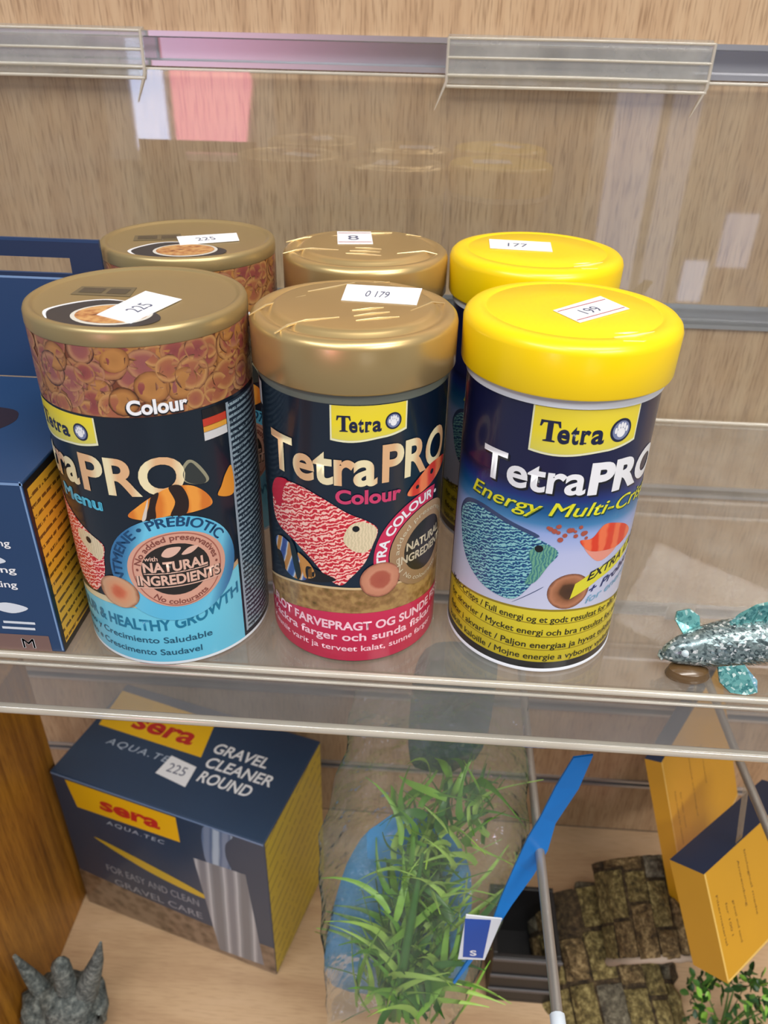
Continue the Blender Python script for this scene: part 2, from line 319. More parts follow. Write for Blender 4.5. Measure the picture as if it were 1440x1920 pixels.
# ================================================================== the cans
white = ink('white', (238, 238, 240)); navy_i = ink('badge navy', (24, 30, 60)); badgey = uvmat('brand badge yellow', vgrad(8.3, 9.8, [(0, (214, 205, 90)), (.5, (235, 214, 40)), (1, (232, 210, 60))]))
black_i = ink('black', (22, 22, 26)); goldtxt = uvmat('metallic gold lettering', stripes([(.2, (222, 176, 130)), (.8, (236, 222, 178))], .25, 2), rough=.3)
paperw = P('price sticker paper', (240, 240, 242), .6, var=.02); pen = P('sticker ink', (90, 95, 120), .6)
def brand_badge(surf, x0, x1, zt, zb, par, L=3, tag_text='Tetra'):
    w = x1 - x0; h = zt - zb
    lo = [(x0 + w * t, zb + h * (-.02 + .10 * math.sin(2 * PI * (t * .95 + .02)) * (-1) * .6 + .55 * max(0, t - .72) ** 1.6 / .28 ** 1.6 * .35)) for t in [k / 18 for k in range(19)]]
    border = strip([(x0 - .05, zt), (x1 + .05, zt)], [(x - .05 + .1 * (k / 18), z - .07) for k, (x, z) in enumerate(lo)])
    printed('badge_border', surf, [border], ink('badge edge', (232, 230, 190)), L, par)
    b = printed('brand_badge', surf, [strip([(x0, zt), (x1, zt)], lo)], badgey, L + 1, par)
    # serif lettering
    ch = h * .50; bz = zb + h * .20; s0 = x0 + w * .07; s1 = x0 + w * .69; u = (s1 - s0) / 3.05
    T = [(0, 1), (.85, 1), (.90, .70), (.82, .70), (.74, .88), (.56, .9), (.56, .1), (.70, .06), (.70, 0), (.16, 0), (.16, .06), (.30, .1), (.30, .9), (.12, .88), (.04, .70), (-.04, .70)]
    shp = [[(s0 + x * u, bz + y * ch) for x, y in T]]
    for c, a, e in (('e', .78, 1.32), ('t', 1.36, 1.72), ('r', 1.80, 2.24), ('a', 2.28, 2.88)):
        shp.append(text(c, s0 + a * u, s0 + e * u, bz, ch * .93, .03))
    for a, e in ((1.78, 2.08),): shp.append([(s0 + a * u, bz), (s0 + e * u, bz), (s0 + e * u, bz + .07 * ch), (s0 + a * u, bz + .07 * ch)])
    printed('badge_lettering', surf, shp, navy_i, L + 2, b)
    px = x0 + w * .82; pz = zb + h * .46; r = min(w * .115, h * .27)
    printed('emblem_disc', surf, [disc(px, pz, r, r * 1.05)], navy_i, L + 2, b)
    hand = [disc(px, pz - .2 * r, .40 * r, .42 * r, 14)] + [disc(px + dx * r, pz + dz * r, .13 * r, .28 * r, 10) for dx, dz in ((-.5, .02), (-.27, .36), (0, .46), (.26, .38), (.5, .1))]
    printed('emblem_paw', surf, [disc(px, pz, r * .80, r * .84)], ink('paw ring', (120, 130, 165)), L + 3, b)
    printed('emblem_paw', surf, hand, white, L + 4, b)
def sticker(par, pts, z, txt, bx=None, inner=None):
    """price sticker lying on a lid: four corners, clockwise from the corner at the text's lower left"""
    p = [Vector((x, y, z)) for x, y in pts]; ex = (p[1] - p[0]); ey = (p[3] - p[0]); w = ex.length; h = ey.length
    vs = [tuple(q + Vector((0, 0, .006))) for q in p] + [tuple(q + Vector((0, 0, .022))) for q in p]
    o = mesh('price_sticker', vs, BF, paperw, par)
    sf = plane_surface(p[0] + Vector((0, 0, .022)), ex, (ey - ex.normalized() * ey.dot(ex.normalized())))
    hh = abs((ey - ex.normalized() * ey.dot(ex.normalized())).length); k = ey.dot(ex.normalized()) / 2
    printed('sticker_print', sf, [text(txt, w * .30 + k, w * .62 + k, hh * .3, hh * .36, .0)], pen, 1, o)
    if inner: printed('sticker_frame', sf, [[(x + y / hh * ey.dot(ex.normalized()), y) for x, y in rect(w * .02, w * .98, hh * b_, hh * (b_ + .04))] for a, b_ in ((0, .12), (0, .84))], ink('sticker red', (190, 90, 95)), 1, o)
    return o
flake_stops = [[(0, (128, 62, 62)), (.55, (146, 76, 66)), (.78, (170, 118, 76)), (.93, (150, 100, 66)), (1, (70, 36, 30))], [(0, (150, 84, 66)), (.55, (160, 98, 66)), (.8, (186, 138, 84)), (.93, (140, 92, 60)), (1, (66, 36, 28))], [(0, (140, 80, 78)), (.5, (146, 84, 76)), (.8, (172, 122, 88)), (.93, (126, 80, 58)), (1, (60, 32, 28))], [(0, (164, 112, 60)), (.6, (176, 122, 66)), (.85, (150, 98, 54)), (1, (70, 40, 26))]]
FLK = [uvmat('flake print %s' % n_, radial(s_)) for n_, s_ in zip(('wine', 'copper', 'plum', 'amber'), flake_stops)]
def flakes(name, surf, par, s0, s1, z0, z1, n, r0, r1, L, seed, clipf=None):
    q = random.Random(seed); sh = []; uvs = []; fm = []
    for k in range(n):
        cx = q.uniform(s0, s1); cz = q.uniform(z0, z1); r = q.uniform(r0, r1); ry = r * q.uniform(.7, 1.05); a = q.uniform(0, PI)
        pts = []
        for t in range(16):
            x = r * math.cos(2 * PI * t / 16) * q.uniform(.94, 1.04); y = ry * math.sin(2 * PI * t / 16)
            pts.append((cx + x * math.cos(a) - y * math.sin(a), min(z1, max(z0, cz + x * math.sin(a) + y * math.cos(a)))))
        sh.append(pts); uvs.append(lambda x, y, cx=cx, cz=cz, r=r: ((x - cx) / r, (y - cz) / r)); fm.append(q.randrange(4))
    # each flake printed a hair above the last so that they overlap cleanly
    bm_parts = []
    bm = bmesh.new(); uvl = bm.loops.layers.uv.new('print')
    for k, pts in enumerate(sh):
        off = .005 * L + .012 * k / n; cxx = sum(p[0] for p in pts) / 16; czz = sum(p[1] for p in pts) / 16
        c = bm.verts.new(Vector(surf(cxx, czz, off)) * S); ring = [bm.verts.new(Vector(surf(x, y, off)) * S) for x, y in pts]
        for i in range(16):
            f = bm.faces.new((c, ring[i], ring[(i + 1) % 16])); f.material_index = fm[k]; f.smooth = True
            for lp, (x, y) in zip(f.loops, ((cxx, czz), pts[i], pts[(i + 1) % 16])): lp[uvl].uv = uvs[k](x, y)
    me = bpy.data.meshes.new(name); bm.to_mesh(me); bm.free()
    for m in FLK: me.materials.append(m)
    return link(bpy.data.objects.new(name, me), par)
red_discus = uvmat('red discus scales', stripes([(.25, (196, 34, 52)), (.45, (226, 70, 78)), (.62, (246, 160, 146)), (.9, (250, 205, 190))], 2.3, 9, 1.2, 2.2))
blue_discus = uvmat('blue discus scales', stripes([(.2, (30, 70, 120)), (.4, (40, 110, 150)), (.6, (90, 165, 180)), (.9, (150, 205, 205))], 2.6, 8, 1.2, 2.4))
brownflk = uvmat('brown flake print', cells([(.15, (70, 50, 24)), (.4, (128, 98, 48)), (.6, (150, 112, 66)), (.85, (176, 140, 84))], 3.2))

# ---------------- yellow lidded can
YEL = P('yellow lid plastic', (255, 214, 0), .32, coat=.15, var=.015); rimw = P('white can plastic', (222, 226, 232), .4, var=.02)
def yellow_can():
    r = 2.95; t = empty('fish_food_can', (5.36, 0, 0)); sf = cylinder_surface(r)
    body = lathe('body', [(r - .35, 0), (r - .05, 0), (r + .02, .06), (r + .02, .16), (r, .19), (r, 9.78), (r + .05, 9.80), (r + .05, 10.3), (r - .2, 10.4)], [rimw, P('navy can print', (24, 26, 62), .3, coat=.4, var=.05)], t, fm=[0, 0, 0, 0, 1, 0, 0, 0])
    R_ = 3.2
    lid = lathe('lid', [(R_ - .2, 10.12), (R_ - .04, 10.12), (R_ - .02, 10.18), (R_, 11.36), (R_ - .05, 11.52), (R_ - .17, 11.64), (R_ - .34, 11.69), (2.62, 11.70), (2.58, 11.675), (2.52, 11.675), (2.47, 11.705), (1.2, 11.715), (0, 11.72)], YEL, t, n=128)
    for k, a in enumerate(([(.75, -2.45), (1.3, -2.3), (1.95, -1.85)], [(.95, -2.7), (1.5, -2.55), (2.1, -2.1)], [(.8, -2.15), (1.2, -2.1), (1.5, -1.95)])):
        tube('crease_glint', [(x, y, 11.695 if math.hypot(x, y) < 2.9 else 11.62) for x, y in a], [.012, .05, .012], P('pale film crease glint', (255, 240, 170), .12, coat=1), lid, 6)  # raised film wrinkles, coloured pale to paint in their glint
    W = 4.4; K = [-W + 2 * W * k / 30 for k in range(31)]
    top = lambda s: 8.2; low = lambda s: 2.72 - .03 * s * s
    printed('label_picture', sf, [strip([(s, 7.3) for s in K], [(s, low(s)) for s in K])], uvmat('blue wave print', vgrad(2.6, 7.2, [(0, (206, 208, 228)), (.5, (186, 192, 226)), (.66, (150, 170, 220)), (.73, (70, 130, 180)), (.82, (22, 88, 140)), (.92, (28, 48, 116)), (1, (24, 26, 62))])), 1, t)
    printed('label_band', sf, [strip([(s, low(s)) for s in K], [(s, .48) for s in K])], uvmat('yellow band print', vgrad(.4, 2.8, [(0, (190, 172, 28)), (.5, (214, 196, 36)), (1, (226, 208, 52))])), 1, t)
    printed('label_band', sf, [strip([(s, .48) for s in K], [(s, .19) for s in K])], black_i, 1, t)
    printed('band_rule', sf, [strip([(s, low(s) + .03) for s in K], [(s, low(s) - .05) for s in K])] + [rect(-3.9, 3.6, z, z + .035) for z in (2.12, 1.57, 1.0)], ink('band rule', (150, 130, 20)), 2, t)
    brand_badge(sf, -1.15, 1.98, 9.78, 8.47, t)
    printed('title_lettering', sf, [text('Tetra', -2.68, .62, 7.08, .98, .022), text('PRO', .70, 3.72, 7.08, .98, .045)], white, 3, t)
    printed('title_shadow', sf, [text('Tetra', -2.62, .68, 7.02, .98, .026), text('PRO', .76, 3.78, 7.02, .98, .05)], black_i, 2, t)
    printed('subtitle_lettering', sf, [text('Energy Multi-Crisps', -3.05, 4.1, 6.30, .46, .012, shear=.28)], ink('subtitle yellow', (232, 228, 40)), 4, t)
    printed('subtitle_shadow', sf, [text('Energy Multi-Crisps', -3.02, 4.15, 6.25, .46, .016, shear=.28)], ink('subtitle edge', (20, 70, 60)), 3, t)
    body_ = smooth_loop([(-3.65, 5.0), (-3.35, 5.6), (-2.6, 5.88), (-1.6, 5.72), (-.6, 5.45), (.12, 5.02), (-.1, 4.5), (-.4, 4.0), (-.7, 3.4), (-1.1, 2.95), (-1.9, 2.98), (-2.6, 3.25), (-3.3, 3.9)])
    printed('discus_fin', sf, [smooth_loop([(-3.75, 5.1), (-3.4, 5.75), (-2.6, 6.02), (-1.5, 5.85), (-.5, 5.5), (-1.8, 5.2), (-3.3, 4.6)]), smooth_loop([(-1.05, 2.85), (-.3, 3.5), (-.2, 3.62), (-.9, 3.0)])], ink('discus fin', (58, 74, 112)), 2, t)
    d = printed('discus_print', sf, [body_], blue_discus, 3, t)
    printed('discus_face', sf, [smooth_loop([(.1, 5.0), (-.35, 5.25), (-.75, 4.9), (-.6, 4.3), (-.75, 3.7), (-.45, 3.8), (-.15, 4.4)])], uvmat('discus face print', stripes([(.2, (64, 126, 130)), (.8, (112, 170, 140))], 3, 8)), 4, d)
    printed('discus_eye', sf, [disc(-.47, 5.08, .13)], black_i, 5, d)
    printed('fish_fin', sf, [smooth_loop([(.9, 5.2), (1.6, 5.1), (2.4, 5.0), (2.1, 4.62), (1.5, 4.5)])], ink('pink fin', (232, 150, 130)), 2, t)
    printed('red_fish', sf, [smooth_loop([(.75, 5.4), (1.15, 5.45), (1.5, 5.85), (1.95, 5.8), (2.6, 5.5), (3.0, 5.05), (2.4, 4.8), (1.7, 4.85), (1.1, 5.0)])], uvmat('red fish print', stripes([(.3, (222, 62, 30)), (.8, (240, 116, 70))], .5, 4)), 3, t)
    q = random.Random(3); printed('flake_print', sf, [disc(q.uniform(-.3, 1.1), q.uniform(5.45, 5.95), q.uniform(.05, .1), None, 8) for k in range(16)] , ink('red flakes', (170, 84, 66)), 4, t)
    printed('round_print', sf, [disc(.68, 3.46, .70, .70)], uvmat('crisp ring print', lambda n, l, uv: radial([(0, (70, 44, 26)), (.4, (84, 54, 30)), (.55, (150, 96, 62)), (.85, (186, 124, 88)), (1, (120, 76, 56))])(n, l, scaled_at(n, l, uv, .68, 3.46, .70))), 2, t)
    printed('ribbon', sf, [[(.85, 3.75), (1.5, 4.15), (3.3, 4.75), (3.4, 4.3), (1.7, 3.72), (.75, 3.15)]], ink('ribbon yellow', (222, 214, 50)), 3, t)
    printed('ribbon_lettering', sf, [text('EXTRA LARGE', 1.25, 4.3, 3.78, .32, .02, shear=.25, slope=.3)], black_i, 4, t)
    printed('ribbon_lettering', sf, [text('+ Probiotic', 1.4, 4.0, 3.22, .3, .02, shear=.25, slope=.3)], ink('ribbon navy', (30, 40, 100)), 4, t)
    printed('ribbon_lettering', sf, [text('for energy', 1.35, 3.6, 2.85, .28, .01, shear=.2, slope=.22)], ink('pale blue', (120, 170, 200)), 4, t)
    L_ = ['Multi-Crisps / Full energi og et godt resultat for alle fisk', 'for akvarier / Mycket energi och bra resultat for alla', 'fiskar i akvariet / Paljon energiaa ja hyvat tulokset', 'kaikille kaloille / Mojne energie a vyborny vysledek']
    printed('small_print', sf, [text(a, -3.9, 3.5, z, .25, .012) for a, z in zip(L_, (2.2, 1.66, 1.1, .6))], ink('small print', (40, 38, 20)), 3, t)
    return t
def scaled_at(n, l, uv, cx, cz, r):
    mp = n.new('ShaderNodeMapping'); mp.inputs['Location'].default_value = (-cx / r, -cz / r, 0); mp.inputs['Scale'].default_value = (1 / r, 1 / r, 1); l.new(uv, mp.inputs[0]); return mp.outputs[0]
# ---------------- gold lidded can
GOLD = P('gold lid lacquer', (206, 176, 120), .33, .72, coat=.2, var=.05, vs=25); GOLDE = P('gold crease glint', (240, 216, 164), .3, .7, var=.05)  # crease gold is lightened to carry the highlight on the film wrinkles
def gold_can():
    r = 2.95; t = empty('fish_food_can', (-1.10, -.06, 0)); sf = cylinder_surface(r)
    lathe('body', [(r - .35, 0), (r - .06, 0), (r, .06), (r, 9.62), (r + .03, 9.66), (r + .03, 10.2), (r - .2, 10.3)], [P('dark teal can print', (15, 34, 54), .28, coat=.4, var=.08), P('clear can collar', (122, 128, 116), .3)], t, fm=[0, 0, 0, 1, 1, 1])
    R_ = 3.13
    lid = lathe('lid', [(R_ - .2, 9.95), (R_ - .03, 9.95), (R_, 10.0), (R_, 11.22), (R_ - .04, 11.36), (R_ - .16, 11.47), (R_ - .3, 11.50), (2.72, 11.45), (2.64, 11.40), (2.57, 11.42), (2.48, 11.52), (2.38, 11.585), (2.28, 11.60), (1.2, 11.60), (0, 11.60)], GOLD, t, n=128, ang=60)
    for a in ([(-2.95, -1.1), (-2.6, -.35), (-1.55, .6)], [(-1.95, -2.55), (-1.65, -2.05), (-1.2, -1.75), (-.3, -1.35)], [(-1.55, 1.0), (-.8, 1.6), (-.2, 2.2)], [(1.7, -.5), (2.3, .4), (2.75, .8)], [(.4, 2.3), (.9, 2.6)], [(.2, -1.6), (.8, -1.3), (1.4, -1.1)], [(.1, -1.2), (.6, -.9), (1.1, -.7)], [(.0, -.7), (.5, -.45), (.9, -.3)]):
        tube('crease_glint', [(x, y, 11.60 if math.hypot(x, y) < 2.36 else (11.54 if math.hypot(x, y) < 2.8 else 11.46)) for x, y in a], [.018] + [.035] * (len(a) - 2) + [.012] if len(a) > 2 else [.02, .012], GOLDE, lid, 6)
    W = 4.5; K = [-W + 2 * W * k / 30 for k in range(31)]
    mid = lambda s: 2.16 - .068 * s * s * (1 if s < 0 else .25); up = lambda s: 3.15 - .07 * s * s * (1 if s < 0 else .1)
    crim = uvmat('crimson print', vgrad(0, 2.2, [(0, (176, 26, 64)), (.5, (198, 30, 72)), (1, (206, 44, 84))]))
    printed('label_band', sf, [strip([(s, up(s)) for s in K], [(s, mid(s)) for s in K])], brownflk, 1, t)
    printed('band_rule', sf, [strip([(s, up(s) + .07) for s in K], [(s, up(s) - .02) for s in K])], ink('pale gold rule', (214, 186, 140)), 2, t)
    printed('label_band', sf, [strip([(s, mid(s)) for s in K], [(s, .08) for s in K])], crim, 2, t)
    brand_badge(sf, -.36, 1.83, 9.6, 8.6, t)
    printed('title_lettering', sf, [text('Tetra', -2.72, .98, 7.05, 1.2, .028), text('PRO', 1.12, 3.85, 7.1, 1.2, .028)], goldtxt, 3, t)
    printed('subtitle_lettering', sf, [text('Colour', -.28, 1.76, 6.40, .46, .035)], ink('subtitle pink', (204, 62, 104)), 4, t)
    d = printed('discus_print', sf, [smooth_loop([(-2.85, 6.0), (-2.3, 6.62), (-1.5, 6.74), (-.7, 6.5), (.1, 6.05), (.7, 5.75), (1.02, 5.4), (.85, 4.8), (.62, 4.2), (.2, 3.65), (-.15, 3.3), (-.6, 3.55), (-1.1, 4.1), (-1.8, 4.6), (-2.75, 5.0)])], red_discus, 3, t)
    printed('discus_fin', sf, [smooth_loop([(-2.9, 5.9), (-2.6, 6.55), (-2.0, 6.75), (-2.2, 6.3), (-2.4, 5.6)])], ink('discus red fin', (200, 30, 60)), 4, d)
    printed('discus_face', sf, [smooth_loop([(1.0, 5.42), (.55, 5.75), (.15, 5.6), (-.05, 5.1), (.15, 4.75), (.5, 4.6), (.8, 4.75)])], uvmat('pale face print', stripes([(.2, (212, 196, 158)), (.8, (228, 210, 174))], 3, 8)), 4, d)
    printed('discus_eye', sf, [disc(.34, 5.5, .11)], black_i, 5, d)
    q = printed('angelfish_print', sf, [smooth_loop([(-2.85, 4.1), (-2.5, 4.45), (-2.0, 4.4), (-1.6, 4.0), (-1.3, 3.6), (-1.4, 3.2), (-2.0, 3.1), (-2.5, 3.4)])], uvmat('angelfish scales', stripes([(.2, (60, 84, 150)), (.45, (120, 150, 200)), (.55, (220, 220, 215)), (.8, (190, 130, 60))], .55, 2, .3)), 5, t)
    printed('angelfish_stripe', sf, [smooth_loop([(-2.0, 4.5), (-1.8, 4.45), (-1.55, 3.5), (-1.7, 3.1), (-1.85, 3.6)]), smooth_loop([(-1.3, 3.8), (-.7, 3.7), (-.3, 3.5), (-.9, 3.3), (-1.3, 3.3)]), smooth_loop([(-2.8, 3.7), (-2.5, 3.8), (-2.3, 3.3), (-2.5, 3.2)])], black_i, 6, q)
    printed('angelfish_stripe', sf, [smooth_loop([(-1.65, 4.2), (-1.2, 3.95), (-1.0, 3.5), (-1.4, 3.3), (-1.5, 3.7)])], ink('angel orange', (200, 140, 70)), 6, q)
    c0 = (2.95, 4.25)
    ab = printed('round_banner', sf, [arcband(*c0, 1.55, 2.05, 78, 205)], crim, 3, t)
    printed('banner_lettering', sf, [text('ULTRA COLOUR •', 0, 3.9, 0, .3, .03, arc=(*c0, 1.66, 140, 1))], white, 4, ab)
    se = printed('round_seal', sf, [disc(*c0, 1.52)], uvmat('seal print', lambda n, l, uv: vgrad(2.6, 5.9, [(0, (150, 118, 84)), (1, (178, 142, 104))])(n, l, uv)), 4, t)
    printed('seal_disc', sf, [disc(*c0, .98)], ink('seal dark', (40, 34, 30)), 5, se)
    printed('seal_lettering', sf, [text('NATURAL', 2.05, 3.85, 4.3, .3, .03), text('INGREDIENTS', 1.75, 4.15, 3.85, .3, .03), text('No added preservatives', 0, 4.2, 0, .17, .01, arc=(*c0, 1.18, 110, 1)), text('No colourants', 0, 1.9, 0, .17, .01, arc=(*c0, 1.32, 262, -1))], ink('seal ink', (206, 190, 160)), 6, se)
    printed('round_print', sf, [disc(1.14, 3.47, .68)], uvmat('flake ring print', lambda n, l, uv: radial([(0, (170, 84, 66)), (.45, (176, 92, 70)), (.6, (206, 140, 110)), (.88, (196, 130, 100)), (1, (140, 80, 62))])(n, l, scaled_at(n, l, uv, 1.14, 3.47, .68))), 6, t)
    of = printed('orange_fish', sf, [smooth_loop([(2.0, 6.45), (2.4, 6.85), (3.0, 7.15), (3.7, 7.1), (4.2, 6.9), (3.6, 6.6), (2.8, 6.35), (2.3, 6.3)])], uvmat('orange fish print', stripes([(.2, (214, 60, 40)), (.8, (240, 130, 80))], .4, 3)), 4, t)
    printed('fish_eye', sf, [disc(2.4, 6.58, .07), disc(3.1, 6.85, .09)], black_i, 5, of)
    printed('slogan_lettering', sf, [text('FOR FLOT FARVEPRAGT OG SUNDE FISK', -4.2, 4.4, 1.45, .34, .03), text('Vackra farger och sunda fiskar', -3.4, 3.6, .98, .32, .02), text('Kauniit varit ja terveet kalat, sunne farger', -3.4, 3.6, .52, .24, .012)], ink('slogan pink white', (250, 205, 215)), 4, t)
    printed('side_flag', sf, [rect(-3.75, -3.35, 8.75, 9.5)], ink('flag white', (214, 214, 214)), 3, t)
    printed('side_flag', sf, [rect(-4.2, -3.75, 8.9, 9.5)], ink('flag red', (196, 60, 40)), 3, t)
    return t
# ---------------- card can with flake print
CGOLD = P('dull gold card lid', (178, 156, 110), .38, .65, coat=.1, var=.05, vs=30)
def card_can():
    r = 3.19; t = empty('fish_food_can', (-7.51, -.51, 0)); sf = cylinder_surface(r)
    lathe('body', [(r - .35, 0), (r - .03, 0), (r + .01, .04), (r + .01, .12), (r, .15), (r, 9.22), (r, 11.3), (r - .1, 11.32)], [P('rolled card rim', (206, 214, 220), .35), P('blue black can print', (19, 30, 42), .3, coat=.35, var=.06), P('flake print ground', (112, 62, 40), .4)], t, fm=[0, 0, 0, 0, 1, 2, 2])
    lid = lathe('lid', [(r - .15, 11.27), (r + .02, 11.27), (r + .03, 11.32), (r + .02, 11.62), (r - .02, 11.72), (r - .12, 11.77), (r - .22, 11.75), (r - .26, 11.70), (r - .34, 11.685), (1.5, 11.685), (0, 11.685)], CGOLD, t, n=128, ang=50)
    flakes('flake_print', sf, t, -9.9, 9.9, 9.24, 11.26, 400, .32, .54, 1, 11)
    # lid picture: dark sweep with a bowl of flakes
    lf = plane_surface((0, 0, 11.69), (1, 0, 0), (0, 1, 0))
    sw = printed('lid_sweep', lf, [smooth_loop([(-1.62, -2.42), (-2.0, -1.6), (-1.45, -.85), (-.7, -.5), (.3, -.9), (1.2, -1.7), (1.25, -2.3), (.7, -2.75), (-.2, -2.84), (-1.0, -2.7)])], ink('lid sweep', (26, 32, 42)), 2, lid)
    printed('lid_sweep_edge', lf, [smooth_loop([(-1.7, -2.38), (-2.12, -1.6), (-1.5, -.75), (-.7, -.42), (.0, -.62), (-.7, -.52), (-1.45, -.88), (-1.98, -1.6)])], white, 2, lid)
    bw = printed('bowl_rim', lf, [disc(-.12, -1.78, 1.13, .92)], ink('bowl rim', (214, 210, 200)), 3, sw)
    printed('bowl_flakes', lf, [disc(-.12, -1.76, 1.02, .80)], uvmat('bowl flakes print', cells([(.2, (96, 52, 30)), (.5, (176, 112, 62)), (.8, (206, 156, 96))], 3.5)), 4, sw)
    printed('lid_plate', lf, [[(-2.0, -.1), (-1.98, .75), (-.3, .85), (-.2, -.1)]], ink('lid plate', (104, 90, 62)), 1, lid)
    printed('lid_plate_frame', lf, [rect(-1.85, -1.15, .12, .62), rect(-1.0, -.4, .12, .62)], ink('lid plate ink', (70, 60, 44)), 2, lid)
    K = [-4.9 + 9.8 * k / 30 for k in range(31)]; up = lambda s: 2.42 + (.085 * s * s if s > 0 else .0 - .03 * s * s)
    cyan = uvmat('cyan print', vgrad(0, 3.4, [(0, (96, 186, 216)), (.5, (108, 200, 226)), (1, (120, 206, 228))]))
    printed('band_rule', sf, [strip([(s, up(s) + .3 - .03 * abs(s)) for s in K[:26]], [(s, up(s)) for s in K[:26]])], uvmat('sand glow print', vgrad(2.3, 3.6, [(0, (226, 214, 176)), (1, (190, 150, 110))])), 1, t)
    printed('label_band', sf, [strip([(s, up(s)) for s in K[:26]], [(s, .15) for s in K[:26]])], cyan, 2, t)
    brand_badge(sf, -3.3, -.62, 9.16, 8.2, t)
    printed('title_lettering', sf, [text('Tetra', -4.9, -1.55, 6.8, 1.16, .03), text('PRO', -1.42, 1.78, 6.72, 1.2, .025)], goldtxt, 4, t)
    printed('subtitle_lettering', sf, [text('Menu', -2.7, -.85, 6.05, .44, .04)], ink('subtitle cyan', (84, 186, 214)), 3, t)
    printed('subtitle_lettering', sf, [text('Colour', .44, 2.1, 9.33, .42, .035)], white, 8, t)
    printed('subtitle_shadow', sf, [text('Colour', .40, 2.13, 9.30, .42, .06)], black_i, 7, t)
    printed('flag', sf, [rect(2.5, 3.34, 8.85, 9.15)], black_i, 3, t); printed('flag', sf, [rect(2.5, 3.34, 8.6, 8.86)], ink('flag red', (196, 60, 40)), 3, t); printed('flag', sf, [rect(2.5, 3.34, 8.42, 8.62)], ink('flag gold', (222, 160, 60)), 3, t); printed('flag', sf, [rect(2.5, 3.34, 8.16, 8.44)], ink('flag white', (214, 214, 214)), 3, t)
    printed('text_panel', sf, [rect(3.42, 5.6, .35, 9.1)], uvmat('ingredients print', textlines((40, 52, 66), (150, 172, 184), .19, .5, 5)), 3, t)
    printed('text_panel_edge', sf, [rect(3.36, 3.46, .35, 9.1)], ink('panel edge', (150, 165, 178)), 4, t)
    cf = printed('clownfish_print', sf, [smooth_loop([(-.05, 5.98), (.3, 6.35), (.8, 6.7), (1.3, 6.92), (1.9, 6.85), (2.35, 6.45), (2.5, 6.0), (1.9, 5.92), (1.2, 5.95), (.5, 5.85)])], uvmat('clownfish orange', stripes([(.2, (214, 120, 40)), (.8, (236, 156, 62))], .4, 3)), 5, t)
    printed('clownfish_stripe', sf, [smooth_loop([(.45, 5.86), (.6, 6.3), (.72, 6.66), (.95, 6.78), (.8, 6.3), (.75, 5.9)]), smooth_loop([(1.2, 5.93), (1.38, 6.4), (1.25, 6.92), (1.6, 6.92), (1.78, 6.4), (1.65, 5.92)])], ink('clownfish black', (40, 26, 22)), 6, cf)
    printed('clownfish_stripe', sf, [smooth_loop([(.35, 5.86), (.5, 6.3), (.62, 6.6), (.55, 6.2), (.46, 5.88)])], ink('clownfish white', (214, 200, 186)), 7, cf)
    printed('clownfish_fin', sf, [smooth_loop([(1.75, 7.0), (1.65, 7.35), (1.9, 7.7), (2.2, 7.5), (2.5, 6.9), (2.2, 6.8)])], ink('clownfish fin edge', (150, 146, 120)), 3, t)
    printed('clownfish_fin', sf, [smooth_loop([(1.8, 7.0), (1.72, 7.3), (1.95, 7.6), (2.15, 7.4), (2.4, 6.9), (2.2, 6.8)])], ink('clownfish fin', (52, 56, 54)), 4, t)
    printed('clownfish_tail', sf, [smooth_loop([(2.75, 6.2), (3.35, 6.05), (3.36, 7.0), (3.1, 6.85), (2.9, 6.5)])], ink('clownfish tail', (226, 148, 48)), 5, t)
    d = printed('discus_print', sf, [smooth_loop([(-3.6, 5.9), (-2.9, 5.65), (-2.2, 5.3), (-1.6, 5.0), (-1.12, 4.72), (-1.2, 4.2), (-1.3, 3.6), (-1.6, 3.0), (-2.1, 2.6), (-3.0, 2.9), (-4.0, 3.8), (-4.2, 5.0)])], red_discus, 3, t)
    printed('discus_face', sf, [smooth_loop([(-1.15, 4.7), (-1.7, 5.02), (-2.3, 4.9), (-2.2, 4.5), (-1.6, 4.1), (-1.3, 4.15)])], MATS['pale face print'], 4, d)
    printed('discus_eye', sf, [disc(-1.75, 4.72, .12)], black_i, 5, d)
    c0 = (1.08, 3.93)
    bn = printed('round_banner', sf, [disc(*c0, 2.05, 2.0, 56)], uvmat('cyan banner print', lambda n, l, uv: stripes([(0, (92, 186, 222)), (.7, (110, 196, 226)), (1, (50, 110, 160))], .08, 0, .3)(n, l, uv)), 6, t)
    printed('banner_lettering', sf, [text('ANTMENE • PREBIOTIC', 0, 5.2, 0, .33, .03, arc=(*c0, 1.64, 118, 1))], ink('banner ink', (24, 70, 110)), 7, bn)
    c1 = (1.18, 3.93)
    se = printed('round_seal', sf, [disc(*c1, 1.56, 1.44, 48)], ink('seal pink', (214, 160, 138)), 8, t)
    printed('seal_rule', sf, [arcband(*c1, 1.36, 1.40, 0, 180), arcband(*c1, 1.36, 1.40, 180, 360)], ink('seal rule', (170, 100, 84)), 9, se)
    printed('seal_disc', sf, [disc(1.13, 3.96, 1.06, .98)], ink('seal dark', (40, 34, 30)), 9, se)
    printed('seal_leaf', sf, [smooth_loop([(.75, 4.55), (.95, 4.8), (1.35, 4.78), (1.2, 4.55), (.95, 4.45)]), smooth_loop([(1.35, 4.5), (1.6, 4.72), (1.9, 4.7), (1.65, 4.5)])], ink('seal pale', (222, 180, 160)), 10, se)
    printed('seal_lettering', sf, [text('with', .2, .62, 4.36, .17, .015), text('NATURAL', .13, 2.12, 3.93, .36, .035), text('INGREDIENTS', -.12, 2.5, 3.42, .36, .035)], ink('seal pale', (222, 180, 160)), 11, se)
    printed('seal_shadow', sf, [text('NATURAL', .15, 2.17, 3.90, .36, .06), text('INGREDIENTS', -.14, 2.54, 3.39, .36, .07)], ink('seal dark', (40, 34, 30)), 10, se)
